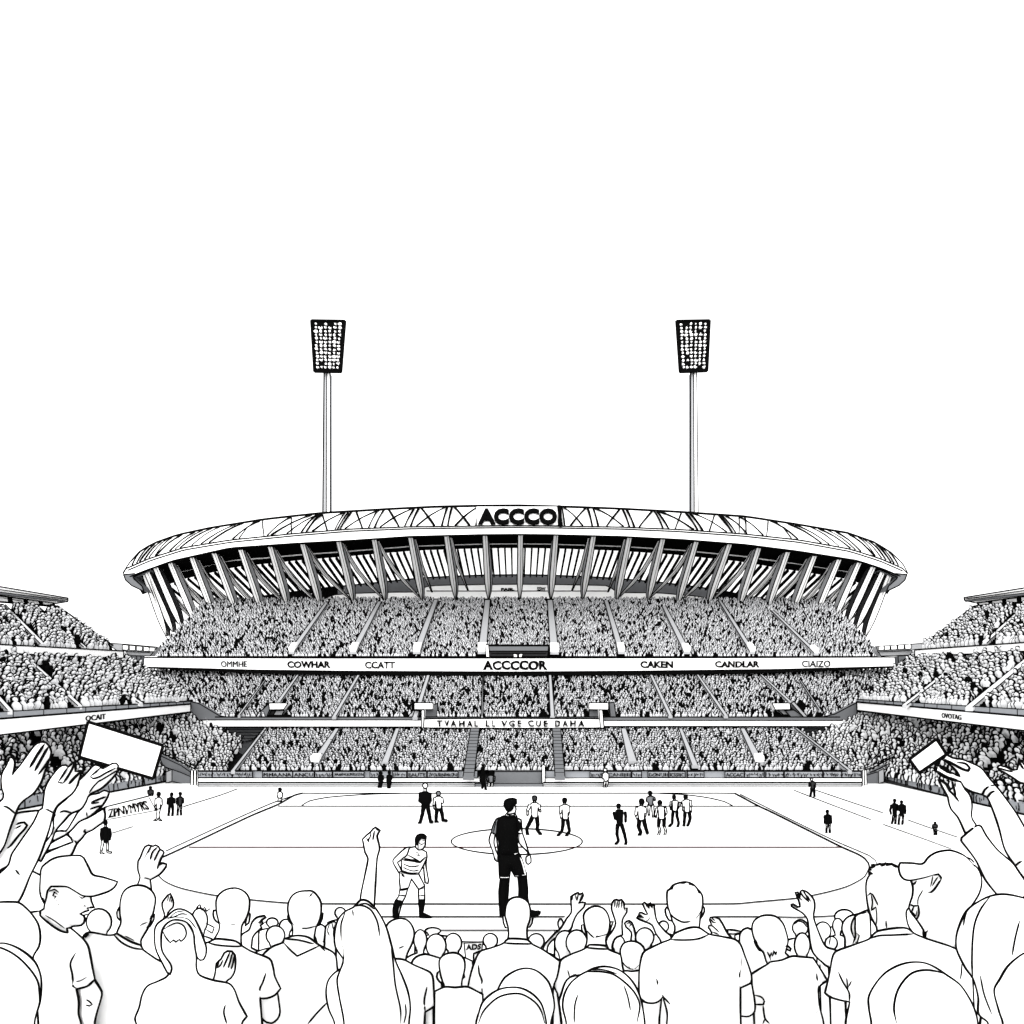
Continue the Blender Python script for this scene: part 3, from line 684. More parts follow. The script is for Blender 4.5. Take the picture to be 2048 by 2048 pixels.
    if left:
        px_slab(m, [(213, 1286), (247, 1288), (315, 1294), (300, 1312), (258, 1311), (236, 1303)], 50.5, .6, LG, 1.6)
        for x in (245, 259, 273, 287, 298): px_slab(m, [(x, 1289.5+(x-245)*.09), (x+12, 1290.5+(x-245)*.09), (x+11, 1300+(x-245)*.06), (x, 1299.5+(x-245)*.06)], 50.4, .1, W, 1.4)
        m.line([P(244, 1303, 50.35), P(300, 1305, 50.35)], 1.5); m.build('link_gallery', root)
        m = MB(); px_slab(m, [(236, 1303), (258, 1311), (282, 1312), (281, 1337), (262, 1327), (246, 1318), (245, 1306)], 50.2, .5, MG, 1.6); m.line([P(273, 1312, 50.15), P(273, 1333, 50.15)], 1.2); m.build('corner_wall', root)
        m = MB(); base = [(-90, 1645), (215, 1586), (344, 1562.5)]; hgt = .55
        px_slab(m, [(320, 1511), (362, 1531), (381, 1544), (381, 1556), (344, 1539), (328, 1533), (322, 1522)], 43.7, .4, MG, 1.6)
        px_slab(m, [(332, 1544), (344, 1538.7), (344, 1562.5), (332, 1566)], 43.5, .4, LG, 1.6); px_slab(m, [(344, 1538.7), (362, 1545), (381, 1553), (381, 1572), (362, 1567), (344, 1562.5)], 43.4, .4, MG, 1.6)
        m.line([P(320, 1505, 43.5), P(362, 1524, 43.5), P(396, 1541, 43.5)], 2.4); m.line([P(320, 1500, 43.5), P(365, 1520, 43.5), P(400, 1539, 43.5)], 1.6); m.build('ramp_wall', root)
        m = MB()
        for x in (382, 388, 394): px_slab(m, [(x, 1540), (x+4, 1540), (x+4, 1571), (x-1, 1571)], 42.6, .3, W, 1.5)
        m.build('gate_post', root)
        w0, w1 = G(-90, 1645), G(336, 1563.5)
    else:
        px_slab(m, [(1753, 1293), (1853, 1286), (1846, 1298), (1829, 1300), (1828, 1310), (1762, 1312), (1755, 1302)], 50.5, .6, LG, 1.6)
        for x in (1757, 1768, 1782, 1796, 1810): px_slab(m, [(x, 1292.5-(x-1757)*.07), (x+12, 1291.5-(x-1757)*.07), (x+12, 1300-(x-1757)*.04), (x, 1300.5-(x-1757)*.04)], 50.4, .1, W, 1.4)
        m.line([P(1757, 1304, 50.35), P(1826, 1301, 50.35)], 1.5); m.build('link_gallery', root)
        m = MB(); px_slab(m, [(1796, 1312), (1824, 1310), (1829, 1300), (1831, 1314), (1815, 1322), (1798, 1335)], 50.2, .5, MG, 1.6); m.build('corner_wall', root)
        m = MB()
        px_slab(m, [(1757, 1538), (1790, 1520), (1808, 1506), (1815, 1516), (1795, 1529), (1770, 1539), (1740, 1548)], 43.7, .4, MG, 1.6)
        px_slab(m, [(1731, 1551), (1757, 1543), (1768, 1540), (1768, 1564), (1757, 1567), (1731, 1571)], 43.4, .4, MG, 1.6); px_slab(m, [(1757, 1542), (1768, 1537), (1768, 1564), (1757, 1567)], 43.3, .3, LG, 1.6)
        m.line([P(1728, 1540, 43.5), P(1745, 1536, 43.5), P(1812, 1500, 43.8)], 2.4); m.line([P(1740, 1545, 43.5), P(1762, 1536, 43.5), P(1840, 1492, 43.8)], 1.8); m.line([P(1730, 1536, 43.5), P(1750, 1528, 43.5), P(1840, 1480, 43.8)], 1.6); m.build('ramp_wall', root)
        m = MB()
        for x in (1725, 1729): px_slab(m, [(x, 1540), (x+4, 1540), (x+5, 1571), (x, 1571)], 42.6, .3, W, 1.5)
        m.build('gate_post', root)
        w0, w1 = G(2140, 1652.5), G(1768, 1564)
    hh = np.array([0, 0, .62])
    m = MB(); m.slab([w0+hh, w1+hh, w1, w0], (sx*.3, 0, 0), BG, 2.4); m.line([w0+[0, 0, .05], w1+[0, 0, .05]], 3.4)
    for k in range(60):
        t = random.random(); p = w0*(1-t)+w1*t-np.array([sx*.03, 0, 0]); q = p+(w1-w0)*random.uniform(-.008, .008)
        m.line([p+hh*random.uniform(.1, .5), q+hh*random.uniform(.5, .95)], 1.3)
    for k in range(12):
        t = k/12; p = w0*(1-t)+w1*t-np.array([sx*.03, 0, 0]); m.line([p, p+hh], 1.8)
    m.build('pitch_wall', root)
    names = ('upper', 'middle', 'lowest'); side = 'left' if left else 'right'
    for k, tr in enumerate(T[:3]):
        m = MB(); tr.crowd(m, .99)
        if k == 2: T[3].crowd(m, .98)
        tag(m.build('crowd'), f'packed crowd in the {names[k]} tier of the stand at the {side} of the pitch', 'crowd', None, 'stuff')
side_stand(True, 'side grandstand at the left edge with white balcony bands and packed tiers')
side_stand(False, 'side grandstand at the right edge with white balcony bands and packed tiers')

# ============================================================ floodlight towers
def tower(head, pole, label):
    Y = 84.0
    b = P(pole[0]+7, 1100, Y)
    root = empty('floodlight_tower', (b[0], Y, 0), label, 'floodlight', 'floodlight towers behind the far stand')
    (t0, t1_, b0, b1) = pole
    m = MB(); zt, zb = P(0, 745, Y)[2], 0.0
    def xx(u): return (u-1024)*Y/F
    vb = 1382+F*H/Y  # foot row
    ul, ur = b0+(b0-t0)*(vb-1023)/278*.35, b1+(b1-t1_)*(vb-1023)/278*.35
    m.slab([(xx(t0), Y, zt), (xx(t1_), Y, zt), (xx(ur), Y, 0), (xx(ul), Y, 0)], (0, 1., 0), LG, 2.4, edges=[1, 3])
    f = lambda k: [(xx(t0+(t1_-t0)*k), Y-.08, zt), (xx(ul+(ur-ul)*k), Y-.08, 0)]
    m.slab([(xx(t0+(t1_-t0)*.6), Y-.05, zt), (xx(t1_), Y-.05, zt), (xx(ur), Y-.05, 0), (xx(ul+(ur-ul)*.45), Y-.05, 0)], (0, .05, 0), W)
    m.line(f(.5), 1.6); m.build('mast', root)
    tl, tr, br, bl = [P(a, c, Y-.5) for a, c in head]
    m = MB(); m.slab([tl, tr, br, bl], (0, .35, 0), K, 5); m.build('lamp_frame', root)
    for j in range(13):
        for i in range(6):
            s, t = (i+.5+random.uniform(-.1, .1))/6*.88+.06, (j+.5+random.uniform(-.1, .1))/13*.92+.04
            c = (tl*(1-s)+tr*s)*(1-t)+(bl*(1-s)+br*s)*t
            n = random.choice((3, 4, 5, 6, 6)); r = random.uniform(.13, .21); ph = random.random()*6
            wx = random.uniform(.7, 1.35); pts = [c+np.array([wx*r*math.cos(ph+2*math.pi*k/n)*(random.uniform(.7, 1.1)), -.2, r*.85*math.sin(ph+2*math.pi*k/n)*random.uniform(.7, 1.1)]) for k in range(n)]
            if random.random() < .07: continue
            m = MB(); m.slab(pts, (0, .25, 0), W)
            if random.random() < .5:
                m.slab([c+(p-c)*.5+np.array([.05, -.3, .03]) for p in pts], (0, .1, 0), K)
            m.build('lamp', root)
tower([(623, 641), (690, 642), (682, 744), (629, 743)], (648, 660, 644, 661), 'tall floodlight tower behind the left half of the far stand roof')
tower([(1353, 642), (1419, 641), (1414, 742), (1360, 744)], (1381, 1393, 1381, 1398), 'tall floodlight tower behind the right half of the far stand roof')
# ============================================================ the near terrace the spectators stand on
def zdeck(Y): return 4.1-.42*Y
mb = MB(); rows = []
Yk = [0.2+.45*i for i in range(21)]
for i in range(len(Yk)-1):
    z = zdeck(Yk[i])
    rows += [[(-14, Yk[i], z), (14, Yk[i], z)], [(-14, Yk[i+1], z), (14, Yk[i+1], z)]]
rows.append([(-14, Yk[-1], 0), (14, Yk[-1], 0)])
mb.strip(rows, W)
tag(mb.build('terrace_steps'), kind='structure')

USED = {}
def down(poly, Y, zf, taper=.8):
    """outlines cut by the lower picture edge go on down to the feet"""
    vf = HZ+F*(H-zf)/Y
    lim = 2044
    low = [i for i, p in enumerate(poly) if p[1] >= lim]
    if len(low) < 2: return poly
    keep = [p for p in poly if p[1] < lim]
    n = len(poly); s0 = next(i for i in range(n) if poly[i][1] >= lim and poly[i-1][1] < lim)
    seq = []; i = s0
    while poly[i % n][1] >= lim: seq.append(poly[i % n]); i += 1
    a, b = seq[0], seq[-1]
    rest = []; j = i
    while poly[j % n][1] < lim: rest.append(poly[j % n]); j += 1
    w = b[0]-a[0]; c = (a[0]+b[0])/2; vm = min(vf-30, 2060+(vf-2060)*.25)
    k = min(abs(w)*.5, .24*F/Y)*(1 if w > 0 else -1)
    legs = [(a[0], a[1]), (c-k, vm), (c-k*.8, vf), (c-k*.15, vf), (c-k*.08, vm+20), (c+k*.08, vm+20), (c+k*.15, vf), (c+k*.8, vf), (c+k, vm), (b[0], b[1])]
    return rest+legs
def person(Y, label, body, shells=(), strokes=(), group=None, cat='person', loc_u=None, line=3.5, zf=None, feet_v=None):
    """body: list of outlines merged in one mesh; shells: (name, outline, forward, material); strokes: (which, points)
    which = -1 body, otherwise number of the shell"""
    zf = zdeck(Y) if zf is None else zf
    allp = [p for b in body for p in (b[0] if isinstance(b, tuple) else b)]
    cu = sum(p[0] for p in allp)/len(allp) if loc_u is None else loc_u
    base = P(cu, 0, Y); base = (base[0], Y, zf)
    root = empty('person', base, label, cat, group)
    sh = []; mb = MB(); bs = []
    for i, b in enumerate(body):
        fw = 0.0
        if isinstance(b, tuple): b, fw = b
        s = Shell(down(b, Y, zf), Y-fw, W, line); s.mesh(mb); bs.append(s)
    objs = []
    for nm, pl, fw, mat, *lw_ in shells:
        if nm == 'shirt' and len(body) > 1:      # trunk inside the clothes, joins head, arms and legs
            cx = sum(p[0] for p in pl)/len(pl); cy = sum(min(p[1], 2048) for p in pl)/len(pl)
            s = Shell([(cx+(a-cx)*.84, cy+(b-cy)*.84 if b < 2040 else 2048+60) for a, b in pl], Y, W, 0); s.mesh(mb)
        s = Shell(down(pl, Y, zf), Y-fw, mat, lw_[0] if lw_ else line); m = MB(); s.mesh(m); objs.append((nm, s, m))
    for st in strokes:
        which, pts = st[0], st[1]; px = st[2] if len(st) > 2 else line
        if which < 0: bs[-which-1].stroke(mb, pts, px)
        else: objs[which][1].stroke(objs[which][2], pts, px)
    mb.build('body', root, smooth=True)
    for nm, s, m in objs: m.build(nm, root, smooth=True)
    return root
def ell(cx, cy, rx, ry, n=22, rot=0):
    return [(cx+rx*math.cos(t)*math.cos(rot)-ry*math.sin(t)*math.sin(rot), cy+rx*math.cos(t)*math.sin(rot)+ry*math.sin(t)*math.cos(rot)) for t in np.linspace(0, 2*math.pi, n, endpoint=False)]
def bust(cx, cy, rx, ry, Y, drop=1.0):
    """outline of a head with neck and shoulders going down to the feet"""
    w = rx; s = rx*2.3; b = cy+ry
    vf = HZ+F*(H-zdeck(Y))/Y
    top = [(cx+rx*math.cos(t), cy-ry*math.sin(t)) for t in np.linspace(-.85, math.pi+.85, 17)]
    low = [(cx+.5*w, b+ry*.25), (cx+s*.6, b+ry*.45), (cx+s, b+ry*.8), (cx+s*1.05, 2048), (cx-s*1.05, 2048), (cx-s, b+ry*.8), (cx-s*.6, b+ry*.45), (cx-.5*w, b+ry*.25)]
    return top+low[::-1]
def small(T, cx, cy, rx, ry, Y, label, extra=(), strokes=()):
    (c,) = T([(cx, cy)]); (d,) = T([(cx+rx, cy+ry)])
    bp = bust(c[0], c[1], d[0]-c[0], d[1]-c[1], Y)
    return person(Y, label, [bp]+list(extra), (), strokes, 'spectators standing in the near rows', line=3.0)
GR = 'spectators standing in the near rows'
# ---- left edge
person(2.35, 'spectator in a smooth pale hood cut by the left edge', [T1(S('-160,850 -60,800 0,788 80,786 150,792 205,832 250,880 300,960 316,1050 305,1130 260,1220 300,1731 -300,1731 -260,1000'))], (), (), GR)
person(1.75, 'big rounded head with a hairband at the lower left corner', [T1(S('-260,1300 -150,1170 0,1105 100,1122 200,1178 275,1250 315,1340 325,1430 312,1560 270,1731 -320,1731 -310,1450'))], (),
       [(-1, T1(S('-100,1120 0,1140 90,1180 170,1240 250,1330 295,1410 305,1500 303,1570')))], GR)
# man in a cap, in profile
person(2.9, 'man in a plain cap turned right in profile, wearing a collared short sleeved shirt',
       [T1(S('350,800 345,838 312,858 315,890 350,935 430,1010 525,1040 545,1000 560,975 630,966 652,948 660,915 652,893 622,878 655,862 690,852 678,833 733,830 712,785 705,742 600,700 520,660 400,650 350,700')),
        (T1(S('575,1400 735,1385 790,1480 785,1530 735,1731 630,1731 610,1650 615,1550 592,1458')), .02)],
       [('shirt', T1(S('180,880 250,864 310,856 315,892 400,965 470,1008 527,1026 520,990 545,985 640,1065 682,1122 700,1190 720,1300 737,1382 690,1430 595,1458 612,1550 610,1650 630,1731 120,1731 120,950')), .05, W),
        ('cap', T1(S('350,802 320,740 312,690 320,540 332,512 400,460 460,438 560,428 625,428 650,445 690,520 722,576 800,595 912,630 890,670 840,705 730,740 690,742 640,736 580,700 520,668 400,665 372,700 360,760')), .06, W)],
       [(0, T1(S('585,1180 545,1262 560,1350 565,1440 592,1458'))), (0, T1(S('565,1405 620,1398 672,1368')), 2), (0, T1(S('350,890 430,940 500,992')), 2.2), (0, T1(S('592,1458 660,1445 735,1385'))),
        (-1, T1(S('455,715 420,690 390,700 382,740 400,780 440,810 458,805')), 3), (-1, T1(S('445,730 420,712 410,740 430,745 420,770 445,775')), 3), (-1, T1(S('612,745 635,760 668,742')), 2.6),
        (-1, T1(S('620,876 645,890 690,880')), 2.6), (-1, T1(S('640,822 655,815 660,828')), 2), (-1, T1(S('675,832 700,828 733,830')), 2.6), (-1, T1(S('650,908 668,908')), 2),
        (-2, T1(S('605,1480 640,1520 700,1565 712,1580 690,1592 650,1575 620,1540')), 2.6), (0, T1(S('722,576 718,560')), 2)], GR)
small(T1, 768, 940, 98, 102, 3.6, 'small round bald head between the capped profile man and the tall bald man')
# man with a hand up behind his head
person(3.08, 'bald man with one open palm raised straight above his head, left',
       [T1(S('905,1030 935,960 940,930 930,870 935,770 960,705 1010,668 1070,657 1130,668 1180,705 1205,760 1196,830 1185,880 1150,980 1110,1050 1092,1090 1110,1180 1000,1200 900,1120')),
        T1(S('1188,876 1196,882 1192,920 1160,975 1138,982 1148,930')), T1(S('922,825 905,870 910,905 938,935 932,870')),
        (T1(S('1040,740 1065,656 1085,598 1070,540 1072,470 1090,440 1105,400 1125,360 1150,347 1168,352 1185,356 1205,347 1228,358 1240,380 1262,392 1270,405 1250,450 1240,480 1262,486 1290,495 1285,515 1240,570 1165,615 1175,700 1180,760')), -.05)],
       [('shirt', T1(S('645,1062 690,1020 830,1042 880,1040 905,1028 1000,1085 1092,1122 1110,1155 1200,1220 1310,1300 1330,1731 640,1731'))+[], .05, W)],
       [(0, T1(S('880,1042 940,1100 1020,1140 1110,1156'))), (0, T1(S('905,1030 1000,1090 1090,1125'))), (0, T1(S('965,1050 1040,1088')), 2), (0, T1(S('690,1020 645,1065'))), (0, T1(S('655,1070 690,1035')), 2),
        (-4, T1(S('1168,355 1140,410 1115,465'))), (-4, T1(S('1215,365 1180,400 1160,462'))), (-4, T1(S('1235,380 1212,425 1190,472'))), (-4, T1(S('1268,410 1240,460 1215,535'))), (-4, T1(S('1215,535 1225,505 1262,490 1290,495'))),
        (-4, T1(S('1085,598 1125,603 1165,615')), 2.4), (-1, T1(S('1078,976 1100,960 1140,945')), 2.4)], GR)
# woman with looped hair
person(2.6, 'woman with hair looped in a thick braid and bare shoulders, left of centre',
       [T1(S('1060,1731 1045,1690 1080,1600 1100,1510 1140,1437 1220,1400 1290,1365 1320,1320 1325,1290 1250,1170 1245,1000 1300,920 1440,930 1500,1030 1512,1130 1522,1215 1520,1290 1545,1350 1650,1390 1770,1415 1812,1460 1850,1560 1910,1670 1870,1731'))],
       [('hair', T1(S('1300,1335 1260,1260 1205,1140 1198,1010 1220,955 1280,910 1350,850 1400,840 1450,858 1492,890 1540,980 1572,1060 1597,1140 1592,1200 1575,1232 1550,1237 1527,1215 1510,1130 1500,1030 1470,965 1430,935 1360,922 1300,945 1258,1000 1248,1080 1258,1170 1318,1262 1330,1300 1318,1345')), .06, W)],
       [(-1, T1(S('1256,1010 1280,1060 1318,1102 1340,1082 1360,1098 1385,1078 1400,1092 1425,1070 1440,1030 1420,975 1370,950 1310,970 1262,1002')), 3), (-1, T1(S('1120,1555 1145,1640 1150,1725'))), (-1, T1(S('1742,1580 1730,1640 1752,1728'))),
        (0, T1(S('1280,915 1340,905 1400,880 1450,885')), 2.6), (0, T1(S('1330,905 1400,905 1460,925 1520,1000')), 2.2), (0, T1(S('1300,920 1360,868 1420,858')), 2)], GR)
small(T1, 1545, 930, 62, 95, 5.0, 'person with spiky hair behind the woman with the looped braid', (), [(-1, T1(S('1500,870 1530,820 1545,808 1560,850 1580,830 1600,860 1620,840 1625,850')), 3), (-1, T1(S('1590,950 1655,985 1640,1030 1590,1000')), 2.6)])
person(4.6, 'small open hand raised beside the hair of the woman with the looped braid',
       [T1(S('1275,890 1262,840 1257,795 1280,760 1300,735 1318,722 1332,750 1345,790 1338,830 1300,870 1290,1000 1270,1731 1250,1000')),], (), [(-1, T1(S('1305,740 1290,790')), 2.2), (-1, T1(S('1320,735 1308,790')), 2.2), (-1, T1(S('1332,755 1322,795')), 2.2)], GR)
# bald man with crew collar
person(3.15, 'bald man in a crew neck shirt behind the raised flat hand, left of centre',
       [T2(S('100,1110 112,1075 148,1010 152,960 132,870 128,780 145,735 190,697 250,679 300,683 350,710 380,752 386,800 376,870 350,930 326,970 320,1090 330,1150 200,1180')),
        T2(S('128,850 108,850 105,880 115,920 150,955 140,900')), T2(S('374,868 390,880 378,950 348,972 360,925')),
        (T2(S('465,1525 460,1600 480,1680 520,1715 555,1722 600,1690 620,1640 612,1560 603,1495')), -.02)],
       [('shirt', T2(S('58,1100 120,1072 200,1076 280,1090 335,1130 400,1168 540,1225 567,1290 580,1360 625,1455 580,1505 520,1528 467,1530 480,1731 -150,1731 -150,1100')), .05, W)],
       [(0, T2(S('60,1102 130,1120 240,1130 335,1130'))), (0, T2(S('510,1335 485,1410 462,1462 465,1530'))), (-1, T2(S('150,945 170,952 195,957'))), (-1, T2(S('240,960 270,960'))), (-1, T2(S('245,690 255,685 262,680')), 2.4)], GR)
person(2.75, 'flat hand with joined fingers raised over the shoulder of the woman with the looped braid',
       [T2(S('60,1731 100,1420 105,1390 120,1330 128,1262 148,1240 165,1228 190,1180 215,1165 250,1168 272,1195 278,1260 268,1330 240,1375 200,1410 190,1731'))], (),
       [(-1, T2(S('230,1178 205,1235 180,1295'))), (-1, T2(S('250,1182 235,1240 217,1300'))), (-1, T2(S('266,1200 255,1260 240,1310'))), (-1, T2(S('150,1242 140,1270 135,1297 160,1275 178,1235')))], GR)
for cx, cy, rx, ry, Y, lb in ((585, 1045, 72, 75, 5.2, 'small round head between two bald men, left of centre'), (560, 945, 45, 35, 6.2, 'tiny head seen just above the small round head left of centre'), (665, 975, 50, 55, 5.8, 'small head touching the ear of the short haired man with the pointed collar'),
                              (930, 1020, 50, 60, 5.4, 'narrow head tucked between the pointed collar man and the long haired woman'), (1085, 870, 42, 42, 6.3, 'little round head beside the crown of the long haired woman')):
    small(T2, cx, cy, rx, ry, Y, lb)
person(5.6, 'person clapping with one curved hand right of the bald man in a crew neck',
       [T2(S('315,1100 325,1040 380,1000 405,940 440,905 500,892 512,905 480,925 455,945 490,940 470,970 480,985 440,1020 410,1060 400,1140 450,1165 460,1731 300,1731'))], (), [(-1, T2(S('460,960 500,915')), 2.2), (-1, T2(S('470,975 520,930')), 2.2)], GR)
person(5.3, 'person with both fists at the chin behind the long haired woman', [T2(S('975,970 1000,950 1035,935 1055,950 1040,990 1035,1040 1050,1100 1060,1731 940,1731 965,1090'))], (), [(-1, T2(S('1000,960 985,1010 1000,1050')), 2.2), (-1, T2(S('1020,950 1030,1000')), 2.2)], GR)
person(3.45, 'short haired man with a wide pointed collar, directly left of the long haired woman',
       [T2(S('640,1110 700,1060 715,1045 717,980 692,905 681,840 690,780 722,730 770,706 830,700 872,703 910,740 936,790 937,870 920,950 900,978 886,1060 900,1110 800,1190')),
        T2(S('938,866 950,872 946,910 920,965 900,975 925,920')), T2(S('684,878 680,900 690,935 718,965 700,915'))],
       [('shirt', T2(S('480,1215 500,1180 560,1132 645,1100 650,1072 710,1052 760,1045 840,1060 925,1120 1040,1185 1062,1290 1090,1500 1100,1731 485,1731')), .05, W)],
       [(-1, T2(S('690,905 730,965 800,992 860,985 900,972')), 2.6), (-1, T2(S('845,748 870,718'))), (0, T2(S('650,1072 760,1082 880,1112'))), (0, T2(S('648,1105 700,1160 752,1206 830,1170 925,1125'))), (0, T2(S('925,1125 970,1170')), 2.4), (0, T2(S('985,1562 900,1650 832,1731')))], GR)
# long haired woman with raised arm
person(2.6, 'woman with very long straight hair raising one closed hand high, centre left',
       [T2(S('1230,900 1240,770 1250,700 1280,560 1300,450 1278,405 1265,340 1257,302 1290,270 1320,245 1340,222 1357,210 1392,235 1370,275 1384,340 1388,380 1370,450 1360,600 1348,820 1340,920')),
        (T2(S('1060,1320 1000,1380 980,1440 979,1520 1000,1620 1042,1731 1560,1731 1500,1400 1200,1250')), 0)],
       [('hair', T2(S('1115,1731 1075,1500 1062,1385 1082,1320 1108,1255 1108,1225 1050,1135 1043,1030 1068,925 1120,862 1190,825 1240,772 1290,775 1340,815 1390,882 1440,980 1480,1120 1512,1240 1560,1350 1608,1480 1626,1600 1615,1731')), .07, W)],
       [(-1, T2(S('1285,290 1295,310 1303,325 1305,285')), 3), (-1, T2(S('1320,255 1312,300')), 3), (-1, T2(S('1348,235 1340,280 1335,312'))), (-1, T2(S('1357,222 1385,240')), 3),
        (0, T2(S('1120,870 1090,960 1095,1080 1115,1170 1106,1245 1082,1320 1062,1385'))), (0, T2(S('1190,825 1250,815 1320,850 1370,940 1390,1055'))), (0, T2(S('1178,848 1185,900')), 2.6), (0, T2(S('1475,1105 1492,1250 1510,1430 1548,1610 1552,1731'))), (0, T2(S('1586,1575 1592,1650 1575,1728')), 3),
        (0, T2(S('1190,825 1280,800 1350,845')), 3)], GR)
person(4.1, 'bald person in a short sleeved shirt directly right of the long haired woman',
       [T2(S('1500,1280 1490,1180 1440,1050 1443,970 1480,932 1540,913 1600,925 1640,970 1657,1030 1642,1100 1605,1180 1592,1232 1600,1300')), (T2(S('1735,1600 1805,1590 1805,1731 1738,1731')), -.01)],
       [('shirt', T2(S('1500,1225 1550,1226 1592,1238 1650,1270 1780,1330 1802,1380 1812,1590 1740,1637 1735,1731 1440,1731 1470,1300')), .05, W)],
       [(-1, T2(S('1488,1132 1530,1145 1575,1130')), 2.6), (0, T2(S('1755,1440 1733,1550 1740,1637'))), (0, T2(S('1740,1637 1800,1605')))], GR)
for cx, cy, rx, ry, Y, lb in ((1703, 1080, 50, 80, 5.2, 'small oval head just right of the bald person in short sleeves'), (1825, 1125, 77, 92, 5.0, 'round head third in the small cluster right of the long haired woman'),
                              (1800, 1010, 60, 25, 5.9, 'flat topped small head peeking over the small cluster')):
    small(T2, cx, cy, rx, ry, Y, lb)
person(4.6, 'rounded back of a person bending below the small cluster of heads', [T2(S('1640,1731 1636,1270 1650,1230 1690,1200 1750,1190 1860,1220 1880,1731'))], (), (), GR)
small(T3, 412, 1105, 65, 77, 5.5, 'round head at the right end of the small cluster beside the small board'); small(T3, 698, 1085, 56, 56, 5.5, 'small round head left of the bald man in the central crew neck shirt')
person(3.9, 'bald man with small ears standing low just left of the central bald man',
       [T3(S('345,1442 330,1400 312,1330 303,1260 312,1222 350,1190 410,1178 460,1190 495,1230 502,1290 490,1350 478,1400 478,1442 500,1500 420,1560 330,1500')),
        T3(S('306,1318 290,1335 285,1365 305,1400 345,1428 318,1370'))],
       [('shirt', T3(S('268,1476 350,1442 420,1446 478,1442 527,1442 640,1500 640,1731 268,1731')), .05, W)], [(-1, T3(S('500,1310 495,1340 500,1370 480,1385 475,1425')), 2.6)], GR)
# centre man
person(4.3, 'tall bald man with close ears standing in the centre, right below the black clad player',
       [T3(S('800,1130 835,1068 837,990 822,930 812,890 820,810 850,765 900,748 950,758 990,790 1006,850 1003,920 982,985 986,1075 1020,1130 900,1180')),
        T3(S('812,890 795,895 800,950 815,985 838,990 825,945')), T3(S('1010,895 1026,905 1020,950 1003,980 980,985 1000,945')),
        (T3(S('530,1440 525,1580 550,1640 600,1660 650,1660 650,1460')), -.04)],
       [('shirt', T3(S('525,1445 540,1370 575,1255 618,1170 700,1142 770,1118 805,1100 835,1070 985,1078 1022,1112 1100,1152 1238,1242 1212,1370 1185,1442 1180,1731 640,1731 640,1560 635,1490 560,1470')), .05, W)],
       [(0, T3(S('805,1105 900,1110 1020,1112'))), (0, T3(S('605,1275 612,1340 632,1395 635,1490')))], GR)
# raised hands and heads right of centre
person(5.2, 'person raising a spread hand between the central bald man and the smooth round head',
       [T3(S('1100,1731 1105,1150 1180,1045 1240,990 1290,910 1322,868 1320,780 1320,745 1345,728 1362,720 1375,713 1388,728 1412,717 1415,735 1402,765 1382,795 1410,788 1432,790 1422,825 1365,885 1335,950 1318,1000 1180,1080 1138,1150 1150,1731'))], (),
       [(-1, T3(S('1335,740 1330,775')), 2.6), (-1, T3(S('1355,730 1362,775')), 2.8), (-1, T3(S('1378,722 1368,780')), 2.8), (-1, T3(S('1405,735 1385,788')), 2.6), (-1, T3(S('1382,795 1385,815')), 2.4)], GR)
small(T3, 1052, 1090, 62, 60, 5.6, 'small round head over the right shoulder of the central bald man')
small(T3, 1240, 955, 20, 38, 6.4, 'tiny oval head left of the spread raised hand'); small(T3, 1275, 1105, 80, 98, 4.95, 'left one of two overlapping round heads right of centre'); small(T3, 1365, 1100, 82, 98, 4.85, 'right one of two overlapping round heads right of centre')
person(4.4, 'man with a smooth round head and crew neck, right of the two overlapping heads',
       [T3(S('1420,1160 1440,1110 1445,1040 1425,960 1418,890 1440,850 1480,825 1520,819 1570,835 1605,880 1621,950 1612,1020 1592,1060 1592,1110 1620,1170 1500,1200')), T3(S('1420,960 1402,965 1405,1005 1430,1042 1440,1035 1425,985')), T3(S('1648,938 1630,985 1612,1040 1600,1035 1615,990 1622,940'))],
       [('shirt', T3(S('1190,1440 1215,1350 1238,1242 1310,1195 1400,1160 1440,1138 1462,1117 1592,1125 1612,1152 1700,1190 1760,1220 1880,1260 1880,1731 1245,1731 1215,1490')), .05, W)],
       [(-1, T3(S('1447,1010 1470,1040 1502,1066')), 3), (-1, T3(S('1512,1058 1525,1045 1515,1060 1560,1045 1605,1035')), 3), (0, T3(S('1440,1140 1520,1148 1610,1152'))), (0, T3(S('1295,1312 1310,1368 1365,1342')), 2.6)], GR)
person(5.0, 'straight forearm with a hand of four joined fingers, raised right of the smooth round head',
       [T3(S('1590,1731 1588,1110 1600,1060 1640,1010 1665,950 1645,880 1633,835 1640,790 1655,772 1672,768 1690,775 1710,768 1728,790 1732,835 1755,832 1752,865 1722,915 1715,970 1720,1040 1660,1070 1640,1140 1650,1731'))], (),
       [(-1, T3(S('1665,775 1655,830')), 2.6), (-1, T3(S('1682,778 1672,838')), 2.6), (-1, T3(S('1695,778 1690,838')), 2.6), (-1, T3(S('1712,775 1712,835')), 2.6), (-1, T3(S('1732,838 1738,855')), 2.4)], GR)
person(4.9, 'person with a wide open hand of parted fingers leaning left, raised beside the big man',
       [T4(S('450,1731 470,1100 430,1030 400,965 345,938 300,920 282,908 292,896 335,905 298,885 302,870 322,868 348,882 366,880 345,840 328,800 340,788 356,800 374,835 376,800 388,792 398,832 404,805 418,808 424,865 440,935 500,1010 550,1060 600,1731'))], (),
       [(-1, T4(S('345,940 375,925 390,900')), 2)], GR)
person(5.3, 'thin arm with a closed fist between two raised hands, right of centre', [T4(S('238,1731 238,1080 240,1020 200,980 188,950 205,935 225,930 245,945 268,1010 275,1060 280,1731'))], (), [(-1, T4(S('205,960 225,945 240,965 222,980')), 2.4)], GR)
